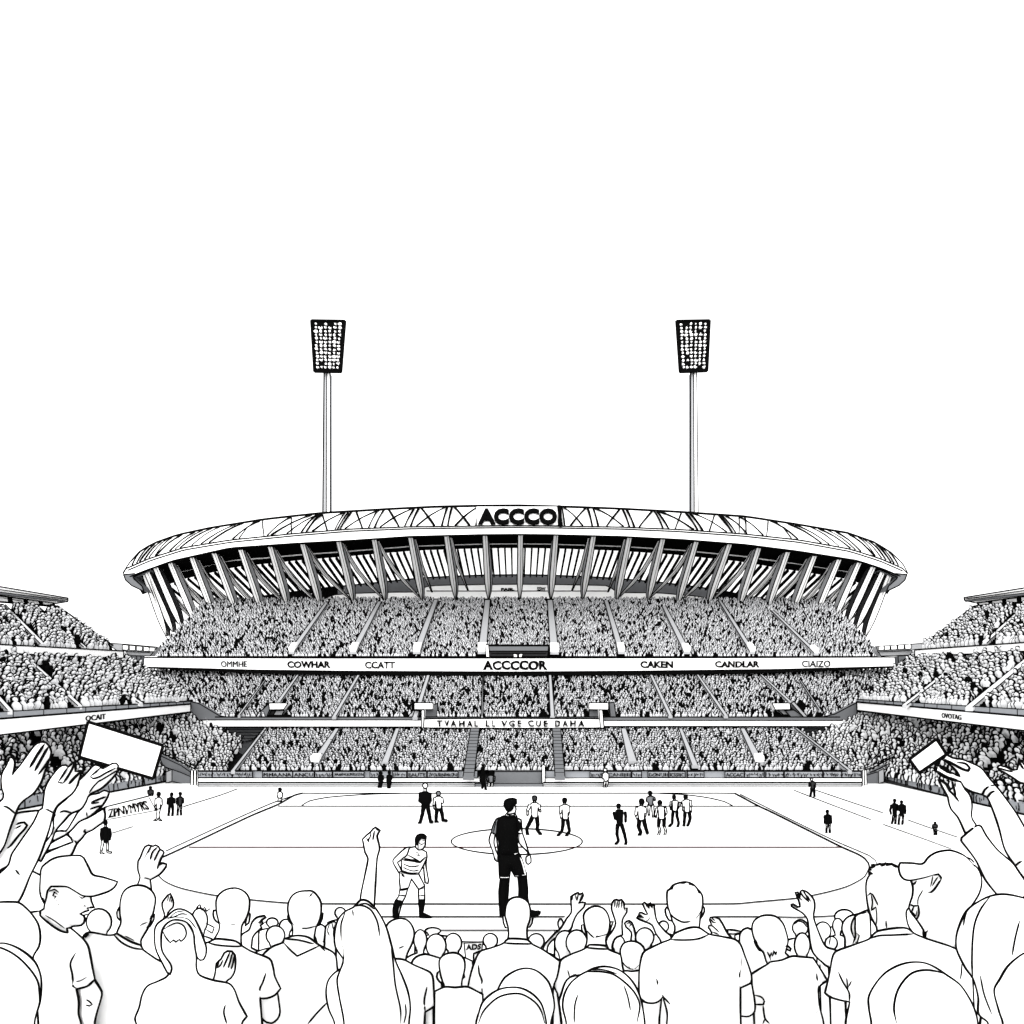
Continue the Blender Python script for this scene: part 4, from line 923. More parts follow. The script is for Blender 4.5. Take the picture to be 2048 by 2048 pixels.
small(T4, 345, 1060, 70, 75, 5.1, 'round head directly left of the collar of the big man'); small(T4, 140, 1105, 50, 60, 5.4, 'low head partly hidden left of the small person in a crew neck')
person(3.9, 'person with a round head touching the left shoulder of the large curly man',
       [T4(S('185,1320 165,1220 155,1170 165,1130 190,1100 240,1088 290,1098 330,1130 345,1175 320,1240 310,1320 250,1360'))], [('shirt', T4(S('100,1731 100,1400 185,1318 240,1322 305,1312 330,1731')), .04, W)], [(-1, T4(S('165,1235 190,1275 230,1302 270,1300 302,1270')), 2.6), (-1, T4(S('222,1282 230,1298')), 2.4)], GR)
small(T4, 490, 975, 40, 42, 5.9, 'tiny head left of the ear of the big man')
# big man
person(3.3, 'large man with cropped curly hair and wide collar, biggest back right of centre',
       [T4(S('530,1100 570,1030 577,975 550,920 525,830 516,760 520,700 540,685 562,658 600,642 660,631 715,648 755,690 788,735 790,820 775,890 768,960 770,1000 845,1060 700,1120')),
        T4(S('528,840 512,828 503,845 510,890 535,930 558,935 552,890')), T4(S('792,812 806,835 805,860 788,895 772,920 780,870')),
        (T4(S('320,1540 475,1530 455,1731 340,1731')), -.03), (T4(S('1082,1440 1168,1405 1192,1550 1192,1630 1150,1668 1085,1668')), -.03)],
       [('shirt', T4(S('305,1525 302,1330 320,1210 345,1165 470,1103 545,1072 575,1030 680,988 762,985 845,1035 950,1055 1065,1090 1120,1210 1165,1340 1170,1410 1082,1450 1080,1560 1085,1731 515,1731 518,1640 485,1520 455,1552 410,1568 350,1560')), .05, W),
        ('hair', T4(S('520,755 520,700 533,688 545,695 558,672 572,660 590,648 612,645 630,636 655,634 672,630 690,645 715,645 735,658 750,672 752,690 775,708 788,735 788,765 740,770 650,760 570,765')), .0, W)][:1],
       [(-1, T4(S('530,860 560,900 610,932 650,945 710,932 750,900 782,850')), 3.2), (-1, T4(S('600,645 612,638 640,640 672,634')), 4), (-1, T4(S('685,650 715,652 735,665')), 5), (-1, T4(S('750,690 765,712 782,720')), 5), (-1, T4(S('533,690 555,685 562,662 575,658')), 4.5),
        (0, T4(S('545,1078 660,1082 760,1072 845,1037'))), (0, T4(S('437,1380 452,1440 485,1512 542,1580'))), (0, T4(S('1090,1215 1085,1290 1078,1350 1081,1450'))), (0, T4(S('520,700 530,696')), 2), (0, T4(S('305,1525 350,1560 410,1568 455,1552 482,1522')))], GR)
person(4.6, 'hand with bent fingers held up behind the right shoulder of the big man', [T4(S('850,1731 860,1020 835,985 838,970 862,965 845,925 850,905 885,902 920,915 940,945 985,1030 1020,1075 1040,1731'))], (), [(-1, T4(S('850,915 875,945 900,950')), 2.8), (-1, T4(S('862,910 890,935')), 2.6), (-1, T4(S('845,960 870,975 920,1020')), 2.6), (-1, T4(S('870,1020 920,1040')), 2.4)], GR)
person(3.75, 'person with a smooth rounded bob between the big man and the tilted bald man', [T4(S('1040,1731 1075,1100 1078,1040 1100,1002 1140,986 1175,1000 1235,1130 1310,1250 1300,1731'))], (), (), GR)
person(3.5, 'bald man with head tilted left and rough hair at the nape',
       [T4(S('1220,1130 1183,1050 1172,980 1190,930 1240,896 1300,888 1360,900 1410,950 1437,1020 1451,1090 1440,1140 1430,1180 1480,1230 1350,1300 1290,1260 1262,1180')), T4(S('1188,1070 1200,1110 1230,1160 1262,1168 1245,1130 1212,1095'))],
       [('shirt', T4(S('1168,1342 1235,1300 1290,1268 1312,1250 1400,1235 1480,1205 1560,1210 1645,1217 1705,1310 1755,1392 1690,1447 1695,1590 1725,1731 1190,1731')), .05, W)],
       [(-1, T4(S('1300,1180 1312,1215 1322,1180 1335,1205 1345,1165 1358,1195 1368,1155 1382,1185 1392,1145 1405,1178 1412,1150 1425,1175')), 3), (-1, T4(S('1425,1130 1445,1125 1475,1150 1470,1165 1440,1150')), 4.5), (-1, T4(S('1290,1172 1312,1215 1320,1240')), 2.6),
        (0, T4(S('1675,1340 1682,1440 1690,1590'))), (0, T4(S('1683,1448 1755,1392'))), (0, T4(S('1195,1580 1262,1580 1270,1555 1250,1525 1195,1508')), 3.2), (0, T4(S('1260,1590 1275,1690 1310,1728'))), (0, T4(S('1275,1690 1258,1731')), 3), (0, T4(S('1680,1625 1625,1725')), 2.6)], GR)
for cx, cy, rx, ry, Y, lb in ((1545, 985, 60, 62, 5.6, 'round head with a headband between the tilted bald man and the raised bare arm'), (1720, 1010, 62, 70, 5.5, 'small oval head right of the raised bare arm'), (1785, 1105, 48, 52, 5.0, 'little head with a centre parting below the raised bare arm'),
                              (1835, 970, 40, 58, 5.2, 'tall narrow head left of the curly haired man'), (1560, 1120, 60, 95, 4.6, 'tall head squeezed beside the nape of the tilted bald man'), (1885, 900, 75, 55, 6.2, 'broad head rising above the small cluster on the right')):
    small(T4, cx, cy, rx, ry, Y, lb, (), [(-1, T4(S('1500,960 1530,935 1570,945 1600,985')), 2.6)] if cx == 1545 else ([(-1, T4(S('1782,1062 1770,1120')), 2.4)] if cx == 1785 else ()))
person(5.4, 'person lifting a pale phone shaped tablet behind the big man', [T4(S('985,1000 1035,1003 1085,1012 1075,1032 1040,1045 1045,1080 1060,1731 1000,1731 1010,1060 985,1035'))], (), [(-1, T4(S('985,1030 1030,1036 1080,1025')), 2.6)], GR)
person(4.3, 'person with round head partly hidden by the curly haired man, dark outline at the temple', [T5(S('365,1731 385,1200 358,1120 370,1050 420,1000 500,980 580,945 600,1000 600,1240 480,1731'))], (), [(-1, T5(S('575,970 500,985 455,1040 442,1110 465,1190'))), (-1, T5(S('480,1010 475,1100 478,1180 455,1240'))), (-1, T5(S('490,1150 512,1170 495,1225 475,1228')), 2.6)], GR)
# raised bare arm right
person(3.05, 'bare arm stretched up with a wide spread hand, left of the curly haired man',
       [T4(S('1790,1300 1690,1230 1640,1170 1620,1090 1610,1000 1600,920 1560,870 1500,835 1476,818 1474,806 1490,803 1525,825 1543,822 1535,780 1505,712 1530,710 1532,720 1545,745 1546,705 1560,695 1590,705 1625,735 1652,775 1656,830 1648,900 1680,1000 1740,1128 1830,1165 1900,1280')),
        T4(S('1760,1220 1860,1200 1900,1731 1780,1731'))], (),
       [(-1, T4(S('1545,700 1570,745 1612,785 1595,740 1565,697')), 3.2), (-1, T4(S('1522,720 1535,750 1565,778')), 2.6), (-1, T4(S('1600,735 1630,790')), 3), (-1, T4(S('1720,1268 1770,1300')), 2.6), (-1, T4(S('1700,1262 1702,1300')), 2.4), (-1, T4(S('1538,800 1545,822')), 2.4)], GR)
# man with curly top
person(2.6, 'curly topped man directly left of the man in the baseball cap',
       [T5(S('600,640 585,615 605,580 650,558 740,548 800,555 850,580 985,640 990,780 960,900 915,950 915,1020 935,1090 985,1160 800,1260 640,1180 662,1130 655,1090 615,1020 590,950 575,870 565,770 572,690')),
        ],
       [('shirt', T5(S('212,1660 250,1500 275,1360 303,1305 450,1250 590,1198 625,1160 662,1130 760,1110 860,1100 920,1105 985,1150 1080,1190 1250,1245 1345,1282 1395,1400 1450,1460 1480,1500 1500,1932 390,1932 425,1740 330,1720 250,1692')), .05, W)],
       [(-1, T5(S('585,825 605,803 625,815 645,850 675,912')), 3.2), (-1, T5(S('612,815 625,880 615,955 655,920')), 3), (-1, T5(S('655,920 662,1000 658,1080')), 2.2), (-1, T5(S('742,1040 746,1105')), 3),
        (-1, T5(S('590,610 610,600 600,585 640,575 620,560 655,560')), 5), (-1, T5(S('650,565 690,548 705,565 740,545 745,560 790,550 820,575 850,580')), 5), (-1, T5(S('585,640 620,635 600,615')), 4.5),
        (0, T5(S('590,1198 680,1170 800,1165 975,1155'))), (0, T5(S('330,1482 370,1570 415,1642 428,1680 425,1740')), 3.4), (0, T5(S('402,1532 415,1635')), 2.6), (0, T5(S('445,1560 420,1610')), 2.6), (0, T5(S('1395,1415 1390,1500 1368,1580')), 3), (0, T5(S('212,1660 250,1692 330,1722 425,1740')))], GR)
person(2.62, 'bare upper arm under the short sleeve of the curly haired man', [T5(S('240,1660 440,1700 390,1932 225,1932 228,1800'))], (), (), GR) if False else None
# man in baseball cap on the right
person(2.35, 'man in a baseball cap facing left in profile at the right',
       [T5(S('950,690 968,740 966,820 945,885 935,925 950,965 990,1015 1005,1035 1060,1120 1070,1186 1080,1190 1250,1243 1342,1280 1350,1150 1420,970 1480,900 1540,800 1562,700 1540,610 1490,560 1200,560'))],
       [('cap', T5(S('850,580 862,540 960,543 1055,550 1110,490 1180,450 1280,433 1350,448 1430,490 1500,575 1515,660 1470,700 1225,700 1218,670 1190,636 1140,648 1085,665 945,692 890,678 862,640')), .05, W, 0)],
       [(0, T5(S('1215,655 1190,636 1140,648 1085,665 945,692 890,678 862,640 850,580 862,542 960,544 1055,550 1110,490 1180,450 1280,434 1350,449 1430,490 1495,560')), 4), (-1, T5(S('955,912 1020,912 1027,980 1005,1035'))), (-1, T5(S('960,735 985,722 1005,698')), 4), (-1, T5(S('1062,775 1020,850 1017,912')), 2.4), (-1, T5(S('945,895 985,915 960,960')), 2.6), (-1, T5(S('935,930 965,970 995,1005')), 2.4), (-1, T5(S('985,920 965,965 1000,1000 1010,950')), 2.2),
        (0, T5(S('1150,650 1190,637 1218,670 1215,690')), 4), (-1, T5(S('1215,690 1160,770 1128,797 1103,795')), 4), (-1, T5(S('1145,655 1138,700 1125,750')), 2.4), (-1, T5(S('1190,665 1165,700 1140,745')), 2.6), (-1, T5(S('1105,1125 1088,1140 1083,1190')), 3), (-1, T5(S('1060,1120 1062,1180')), 3), (0, T5(S('1430,490 1480,515 1505,545')), 3), (-1, T5(S('1495,575 1500,620 1488,672')), 3)], GR)
# long hair at right
person(2.0, 'person with long smooth hair at the right edge beside the man in the baseball cap',
       [T5(S('1620,1932 1535,1842 1532,1700 1490,1545 1420,1442 1348,1290 1343,1180 1370,1080 1420,972 1480,910 1600,840 1700,813 1800,815 1932,845 2100,900 2200,1200 2200,1932'))], (),
       [(-1, T5(S('1640,832 1560,940 1510,1060 1490,1200 1484,1400 1490,1545'))), (-1, T5(S('1450,932 1425,1000 1410,1085')), 3), (-1, T5(S('1895,1040 1860,1180 1830,1342')), 3), (-1, T5(S('1555,1515 1590,1680 1655,1850')), 3)], GR)
person(1.35, 'very close head with thick hair in the lower right corner', [T5(S('1745,1932 1712,1820 1670,1640 1720,1540 1780,1440 1850,1372 1932,1318 2050,1290 2200,1330 2330,1500 2360,1700 2300,1932'))], (), (), GR)
person(1.45, 'large close head with a curved hairline in front of the curly haired man',
       [T5(S('612,1932 592,1800 590,1692 650,1580 730,1490 830,1430 920,1402 1000,1395 1080,1405 1160,1440 1250,1500 1370,1585 1440,1680 1500,1800 1528,1932'))], (), [(-1, T5(S('832,1925 810,1800 828,1680 870,1590 940,1510 1010,1475 1100,1466 1180,1478 1250,1500')), 4)], GR)
# centre front heads
person(1.9, 'round head with a narrow band at the bottom centre', [T3(S('588,1731 610,1640 640,1560 700,1500 770,1460 850,1445 930,1450 1000,1480 1060,1530 1100,1590 1130,1731'))], (), [(-1, T3(S('605,1728 640,1640 700,1570 770,1520 850,1498 930,1498 1000,1530 1060,1580 1095,1640 1118,1725')))], GR)
person(2.4, 'smooth round head just behind the banded head at the bottom centre', [T3(S('740,1731 745,1500 800,1382 850,1340 910,1310 975,1298 1040,1310 1100,1350 1150,1410 1180,1500 1192,1600 1165,1731'))], (), (), GR)
person(1.65, 'large head with a ponytail sweep at the bottom, right of the centre', [T3(S('1285,1731 1258,1600 1270,1500 1320,1410 1400,1345 1440,1325 1500,1297 1580,1284 1680,1305 1760,1360 1820,1440 1860,1540 1890,1731'))], (),
       [(-1, T3(S('1420,1330 1500,1325 1560,1327 1650,1348 1750,1420 1820,1500 1853,1590 1830,1725'))), (-1, T3(S('1470,1315 1530,1308 1600,1318 1680,1345')), 2.6), (-1, T3(S('1375,1500 1350,1590 1345,1725')), 3.2), (-1, T3(S('1730,1432 1760,1520 1782,1628')), 3)], GR)
person(1.75, 'edge of a person with loose hair just left of the ponytail head', [T3(S('1250,1731 1228,1560 1245,1500 1275,1410 1310,1370 1400,1345 1420,1731'))], (), (), GR)

# ---- left group of raised arms
def arm_person(Y, label, body, strokes=(), torso=None):
    bb = list(body)
    if torso: bb.append(torso)
    return person(Y, label, bb, (), strokes, 'raised arms at the edges')
def tors(cu, vt, w):   # shoulders and head of an arm's owner standing outside the picture or behind others
    return [(cu-w*.42, vt-w*.55), (cu-w*.25, vt-w*.95), (cu, vt-w*1.1), (cu+w*.25, vt-w*.95), (cu+w*.42, vt-w*.55), (cu+w*.3, vt-w*.15), (cu+w, vt), (cu+w*1.1, 2048), (cu-w*1.1, 2048), (cu-w, vt), (cu-w*.3, vt-w*.15)]
arm_person(2.9, 'open left hand with thumb apart and a ribbed cuff, topmost raised at the left edge',
           [T6(S('-60,1000 0,985 30,958 43,910 25,860 17,770 30,700 75,620 88,560 118,547 145,580 146,640 128,712 205,625 300,490 350,430 400,406 450,412 480,445 500,500 480,580 430,720 400,800 330,900 240,965 190,1020 155,1105 100,1250 50,1400 0,1480 -200,1800 -300,1700 -120,1200'))],
           [(-1, T6(S('430,425 360,530 320,600 285,655')), 5), (-1, T6(S('468,450 400,570 335,688')), 5), (-1, T6(S('482,560 440,630 370,722')), 4), (-1, T6(S('385,425 362,455 358,490')), 2.6), (-1, T6(S('0,1012 80,1042 155,1105'))), (-1, T6(S('145,640 122,730')), 4)], tors(-110, 1850, 90))
arm_person(2.95, 'wide sleeve forearm crossing below the topmost left hand', [T6(S('155,1105 200,1085 385,1065 330,1180 200,1370 120,1490 88,1590 0,1650 -200,1731 -100,1600 0,1480 50,1400 100,1250'))],
           [(-1, T6(S('122,1232 180,1192 235,1182 262,1210 240,1245 180,1310 100,1410 60,1438')), 4), (-1, T6(S('130,1252 205,1212')), 3)], tors(-130, 1880, 90))
arm_person(2.75, 'second raised hand from the left, fingers together, with a long plain sleeve',
           [T6(S('385,1065 415,1045 430,940 442,855 490,760 560,668 605,632 640,628 665,645 700,610 725,596 732,640 735,688 800,682 765,780 742,848 700,905 620,970 560,1022 522,1095 480,1250 430,1400 385,1520 300,1690 180,1950 0,2050 -150,1900 -40,1720 88,1590 120,1490 200,1370 330,1180'))],
           [(-1, T6(S('655,650 605,730 568,795 610,805')), 4), (-1, T6(S('725,605 680,700 612,802')), 4.5), (-1, T6(S('790,690 740,730 662,815')), 5), (-1, T6(S('768,790 740,850')), 3.5), (-1, T6(S('415,1045 470,1065 522,1095')), 3), (-1, T6(S('735,600 738,690')), 2.4), (-1, T6(S('88,1590 140,1630 190,1690')), 3.2), (-1, T6(S('0,1640 60,1610 88,1590')), 3)], tors(-60, 1900, 90))
arm_person(3.1, 'pointing hand with the index finger touching the blank placard at the left',
           [T6(S('490,1315 520,1230 525,1135 560,1032 640,962 700,900 742,845 760,790 830,720 900,640 925,625 965,635 1000,662 1050,635 1092,612 1128,610 1148,635 1138,662 1150,680 1085,760 985,852 870,912 835,985 785,1055 690,1097 620,1172 545,1260 500,1370 400,1560 330,1500'))],
           [(-1, T6(S('1120,655 1020,705 960,740 900,758 876,742 930,690 975,650')), 3.6), (-1, T6(S('1145,672 1000,760 930,800')), 3), (-1, T6(S('520,1140 570,1090 620,1073 690,1090')), 3.6), (-1, T6(S('965,770 900,840 860,900')), 2.6)], tors(-20, 1930, 80))
arm_person(3.2, 'loosely open hand with bent fingers under the pointing hand at the left',
           [T6(S('425,1420 500,1310 560,1265 640,1262 700,1180 760,1080 800,1035 850,940 880,915 960,900 1010,872 1060,890 1045,935 1000,1010 950,1060 870,1125 770,1175 700,1250 640,1300 520,1365 430,1440 420,1500 360,1500'))],
           [(-1, T6(S('880,990 940,965 1025,935')), 4), (-1, T6(S('868,1056 930,1035 985,1018')), 3.6), (-1, T6(S('878,1002 960,990')), 3), (-1, T6(S('836,1085 842,1130')), 2.4), (-1, T6(S('490,1310 510,1350 512,1370')), 3.2), (-1, T6(S('535,1275 600,1258 640,1275')), 2.6)], tors(10, 1950, 75))
arm_person(3.35, 'lowest raised forearm at the left with a turned back cuff',
           [T6(S('300,1640 385,1525 430,1470 560,1425 710,1370 690,1330 640,1292 700,1250 770,1175 850,1140 920,1100 1005,1042 1020,1100 1010,1170 955,1212 900,1252 835,1285 800,1330 745,1390 718,1450 690,1500 600,1560 420,1700'))],
           [(-1, T6(S('655,1290 700,1330 745,1390')), 3), (-1, T6(S('385,1522 470,1470 560,1430 710,1368 738,1385')), 3), (-1, T6(S('835,1290 815,1270 822,1250')), 4.5), (-1, T6(S('840,1285 850,1270')), 4)], tors(40, 1960, 75))
# blank placard, left
def placard(name, T, pts, Y, label):
    q = [P(a, b, Y) for a, b in T(pts)]
    mb = MB(); mb.slab(q, (0, .012, 0), W, 5.5); o = mb.build(name, None, (q[0]+q[2])/2); tag(o, label, 'placard'); return o
placard('placard', T6, S('850,210 1575,440 1480,760 765,550'), 3.2, 'blank white rectangular placard tilted above the raised hands at the left')
placard('placard', T7, S('955,430 1065,600 765,805 655,655'), 2.95, 'smaller blank white card held up by two hands at the right')
# ---- right group of raised arms
arm_person(2.8, 'hand gripping the small white card, with a long smooth sleeve, at the right',
           [T7(S('955,745 935,735 960,722 1010,735 1090,790 1170,828 1208,845 1165,775 1100,715 1045,672 1015,655 1065,600 1130,640 1230,655 1320,690 1440,750 1520,850 1600,942 1640,990 1720,1095 1830,1250 1925,1410 2050,1600 2100,2000 1930,1970 1790,1790 1700,1640 1640,1420 1580,1240 1512,1080 1450,1042 1340,1010 1250,962 1210,905 1120,882 1000,835 945,780')),
            ],
           [(-1, T7(S('1180,688 1240,695 1290,715 1320,755 1305,782 1240,760 1160,718 1045,652')), 5), (-1, T7(S('945,775 1060,842 1150,875 1215,900')), 4), (-1, T7(S('1215,850 1165,775 1100,718')), 4), (-1, T7(S('985,740 1060,790 1120,815')), 3.6), (-1, T7(S('1600,942 1540,950 1490,990 1460,1050')), 4), (-1, T7(S('1612,998 1560,1022 1512,1080')), 4), (-1, T7(S('1460,1050 1490,1070')), 4), (-1, T7(S('1900,1780 1860,1800 1825,1835')), 3.5)], tors(2190, 1880, 110))
arm_person(2.65, 'hand with closed fingers and a square cuff just below the small white card',
           [T7(S('1272,1482 1190,1302 1110,1202 1085,1130 1075,1070 1030,990 970,880 1000,880 1060,925 1110,985 1130,960 1120,885 1215,900 1262,985 1310,1040 1340,1150 1336,1290 1392,1388 1420,1382 1442,1395 1500,1500 1620,1650 1790,1800 1860,1900 2000,2100 1750,2300 1500,2000 1390,1780 1290,1640 1222,1552 1225,1520'))],
           [(-1, T7(S('985,880 1060,930 1100,1000 1150,1050 1205,1125')), 4), (-1, T7(S('1125,890 1145,960 1170,1060')), 4), (-1, T7(S('1228,960 1240,1010 1258,1050')), 3), (-1, T7(S('1262,985 1300,1020')), 2.4), (-1, T7(S('1225,1525 1272,1482 1390,1390 1420,1382')), 4), (-1, T7(S('1160,900 1165,960')), 3)], tors(2080, 1990, 110))
arm_person(3.3, 'hand with parted fingers reaching in from the right edge beside the small white card',
           [T7(S('1625,742 1640,722 1700,735 1790,775 1838,768 1850,720 1862,645 1930,730 2000,790 2200,900 2300,1100 2200,1150 2050,960 1990,930 1875,912 1790,855 1700,800 1630,762'))], [(-1, T7(S('1640,750 1720,775 1800,795')), 3.4), (-1, T7(S('1862,645 1880,700 1921,770')), 4), (-1, T7(S('1870,912 1865,950')), 3)], tors(2180, 1750, 80))
# ============================================================ people on the pitch
def marching(fn, x0, y0, x1, y1, st):
    nx, ny = int((x1-x0)/st)+2, int((y1-y0)/st)+2
    gx, gy = np.meshgrid(x0+np.arange(nx)*st, y0+np.arange(ny)*st)
    D = fn(np.stack([gx.ravel(), gy.ravel()], 1)).reshape(ny, nx)
    segs = {}
    def ipt(i, j, k, l):
        a, b = D[j, i], D[l, k]; t = a/(a-b) if a != b else .5
        return (x0+(i+(k-i)*t)*st, y0+(j+(l-j)*t)*st)
    E = {}
    for j in range(ny-1):
        for i in range(nx-1):
            c = [D[j, i] < 0, D[j, i+1] < 0, D[j+1, i+1] < 0, D[j+1, i] < 0]
            if all(c) or not any(c): continue
            ed = [((i, j), (i+1, j)), ((i+1, j), (i+1, j+1)), ((i+1, j+1), (i, j+1)), ((i, j+1), (i, j))]
            keys = [('h', i, j), ('v', i+1, j), ('h', i, j+1), ('v', i, j)]
            cr = [q for q in range(4) if c[q] != c[(q+1) % 4]]
            pairs = [(cr[0], cr[1])] if len(cr) == 2 else [(cr[0], cr[1]), (cr[2], cr[3])]
            for a, b in pairs:
                for q in (a, b):
                    (p0, p1) = ed[q]; E[keys[q]] = ipt(p0[0], p0[1], p1[0], p1[1])
                segs.setdefault(keys[a], []).append(keys[b]); segs.setdefault(keys[b], []).append(keys[a])
    loops = []; seen = set()
    for k0 in list(segs):
        if k0 in seen: continue
        loop = [k0]; seen.add(k0); cur = k0
        while True:
            nxt = [q for q in segs[cur] if q not in seen]
            if not nxt: break
            cur = nxt[0]; seen.add(cur); loop.append(cur)
        if len(loop) > 5: loops.append([E[q] for q in loop])
    return loops
def capsules(cs):
    def fn(q):
        d = np.full(len(q), 1e9)
        for (ax, ay, ra, bx, by, rb) in cs:
            a = np.array([ax, ay]); v = np.array([bx-ax, by-ay]); L = max((v**2).sum(), 1e-9)
            t = np.clip(((q-a)@v)/L, 0, 1); dd = np.sqrt((((a+t[:, None]*v)-q)**2).sum(1))-(ra+(rb-ra)*t)
            d = np.minimum(d, dd)
        return d
    return fn
def outline(cs, st=None):
    xs = [c[0]-c[2] for c in cs]+[c[3]-c[5] for c in cs]; xe = [c[0]+c[2] for c in cs]+[c[3]+c[5] for c in cs]
    ys = [c[1]-c[2] for c in cs]+[c[4]-c[5] for c in cs]; ye = [c[1]+c[2] for c in cs]+[c[4]+c[5] for c in cs]
    h = max(ye)-min(ys); st = st or max(.7, h/90)
    return marching(capsules(cs), min(xs)-2*st, min(ys)-2*st, max(xe)+2*st, max(ye)+2*st, st)
def chain(pts, rr):
    return [(pts[i][0], pts[i][1], rr[i], pts[i+1][0], pts[i+1][1], rr[i+1]) for i in range(len(pts)-1)]
def figure(T, label, head, sh, hip, arms, legs, shirt=W, trousers=K, legc=None, hair=K, hr=None, cat='person', group=None, lw=2.1, long=0, headc=W):
    """joints in tile units; head (x, y, r)"""
    t = lambda pts: T(pts)
    hx, hy, hr_ = head; sc = T([(1, 0)])[0][0]-T([(0, 0)])[0][0]; hrad = hr_*sc
    (hc,) = t([(hx, hy)]); sl, sr = t(sh); hl, hrr = t(hip); arms = [t(a) for a in arms]; legs = [t(a) for a in legs]
    fv = max(l[-1][1] for l in legs)+.6; Y = F*H/(fv-HZ)
    w = abs(sr[0]-sl[0]); k = hrad
    mid = lambda a, b, f=.5: (a[0]*(1-f)+b[0]*f, a[1]*(1-f)+b[1]*f)
    sm, hm = mid(sl, sr), mid(hl, hrr)
    armr = [max(1.3, k*.5), max(1.1, k*.42), max(.95, k*.34), .9]; legr = [max(1.6, k*.68), max(1.3, k*.52), max(1.1, k*.4), max(1.0, k*.42)]
    torso = chain([mid(sl, sr, .22), mid(hl, hrr, .25)], [k*.62, k*.6])+chain([mid(sl, sr, .78), mid(hl, hrr, .75)], [k*.62, k*.6])+chain([sm, hm], [k*.75, k*.72])
    body = [(hc[0], hc[1]-k*.12, k*.95, hc[0], hc[1]+k*.3, k*.8)]+chain([hc, sm], [k*.5, k*.5])+torso
    for a in arms: body += chain(a, armr[:len(a)])
    for a in legs: body += chain(a, legr[:len(a)])
    root = empty('person', ((hm[0]-1024)*Y/F, Y, 0), label, cat, group)
    m = MB()
    for lp in outline(body):
        try: Shell(lp, Y, W, lw, .12, False).mesh(m)
        except Exception as e: print('shell', e)
    m.build('body', root, smooth=True)
    def part(name, cs, mat, fw):
        m = MB()
        for lp in outline(cs):
            Shell(lp, Y-fw, mat, lw, .13, False).mesh(m)
        m.build(name, root, smooth=True)
    fw = max(.03, .0)
    if trousers is not None:
        lc = []
        for a in legs:
            n = 2 if legc == 'short' else len(a)
            lc += chain(a[:n], [r*1.08 for r in legr[:n]])
        lc += chain([mid(hl, hrr, .15), mid(hl, hrr, .85)], [k*.62, k*.62])
        part('shorts' if legc == 'short' else 'trousers', lc, trousers, .07)
    if shirt is not None:
        sc_ = list(torso)
        for a in arms: sc_ += chain(a[:2] if shirt == W else a, [r*1.1 for r in armr[:(2 if shirt == W else len(a))]])
        if long: sc_ += chain([hm, (hm[0], hm[1]+long*k)], [k*.9, k*.95])
        part('shirt', sc_, shirt, .10)
    if hair is not None:
        part('hair' if hair != 'cap' else 'cap', [(hc[0], hc[1]-k*.35, k*.95, hc[0]+.3, hc[1]-k*.1, k*.9)], K if hair == 'cap' else hair, .13)
    return root
PG = 'players and officials on the pitch'
L1_ = lambda s: S(s)
def fig(T, lb, head, sh, hip, arms, legs, **k):
    return figure(T, lb, head, S(sh), S(hip), [S(a) for a in arms], [S(a) for a in legs], group=PG, **k)
fig(TW, 'official in black with a white cap standing left of the centre circle', (195, 1053, 19), '165,1108 224,1108', '180,1195 215,1195', ['160,1110 154,1165 185,1190', '230,1115 234,1165 215,1200'], ['184,1200 175,1262 157,1330 150,1338', '212,1200 226,1268 236,1325 247,1328'], shirt=K, hair=W)
fig(TW, 'player in a flat hat and black shorts beside the official in the white cap', (297, 1112, 17), '275,1142 320,1142', '283,1215 317,1215', ['268,1148 263,1195 268,1225', '324,1148 328,1178 310,1160'], ['288,1218 281,1275 278,1325 288,1330', '313,1218 327,1272 332,1315 358,1318'], hair=MG)
fig(TW, 'player in a white shirt directly right of the big black clad player', (1040, 1150, 19), '1012,1192 1068,1192', '1022,1282 1062,1282', ['1003,1200 987,1235 985,1272', '1074,1200 1080,1225 1084,1245'], ['1026,1286 1000,1340 978,1380 986,1425', '1056,1286 1064,1345 1060,1390 1085,1420'], hair=DG)
fig(TW, 'dark haired player in a white shirt walking on the right rim of the centre circle', (1272, 1165, 17), '1252,1205 1298,1205', '1260,1298 1296,1298', ['1245,1212 1240,1255 1245,1295', '1302,1210 1304,1250 1300,1272'], ['1262,1300 1258,1360 1250,1400 1222,1430', '1292,1300 1302,1360 1310,1398 1286,1434'])
fig(TW, 'player all in black with crossed arms standing alone right of the centre circle', (1688, 1208, 15), '1664,1246 1726,1246', '1678,1348 1718,1348', ['1654,1260 1662,1300 1690,1315', '1740,1258 1744,1290 1742,1325'], ['1680,1355 1676,1420 1688,1475 1668,1498', '1714,1355 1735,1425 1748,1485 1742,1500'], shirt=K)
fig(TX, 'player in a white jacket and dark cap striding, leftmost of the five at the right', (128, 1176, 20), '97,1218 150,1218', '108,1302 145,1302', ['90,1225 84,1270 95,1302', '152,1225 157,1255 152,1285'], ['112,1305 104,1365 122,1410 110,1430', '142,1305 156,1360 168,1400 172,1412'])
fig(TX, 'slim player in grey standing farthest back in the group at the right', (193, 1108, 14), '178,1138 218,1138', '182,1192 213,1192', ['174,1142 170,1165 182,1175', '224,1142 228,1158'], ['186,1195 184,1235 184,1272', '212,1195 216,1250 218,1292'], shirt=MG, trousers=None)
fig(TX, 'bare legged player in dark shorts, second from left in the near row of the group', (268, 1182, 16), '252,1218 302,1218', '260,1298 305,1298', ['244,1228 236,1275 238,1290', '312,1225 318,1258 300,1285'], ['264,1302 258,1355 270,1395 258,1428', '302,1302 300,1355 315,1395 308,1428'], legc='short')
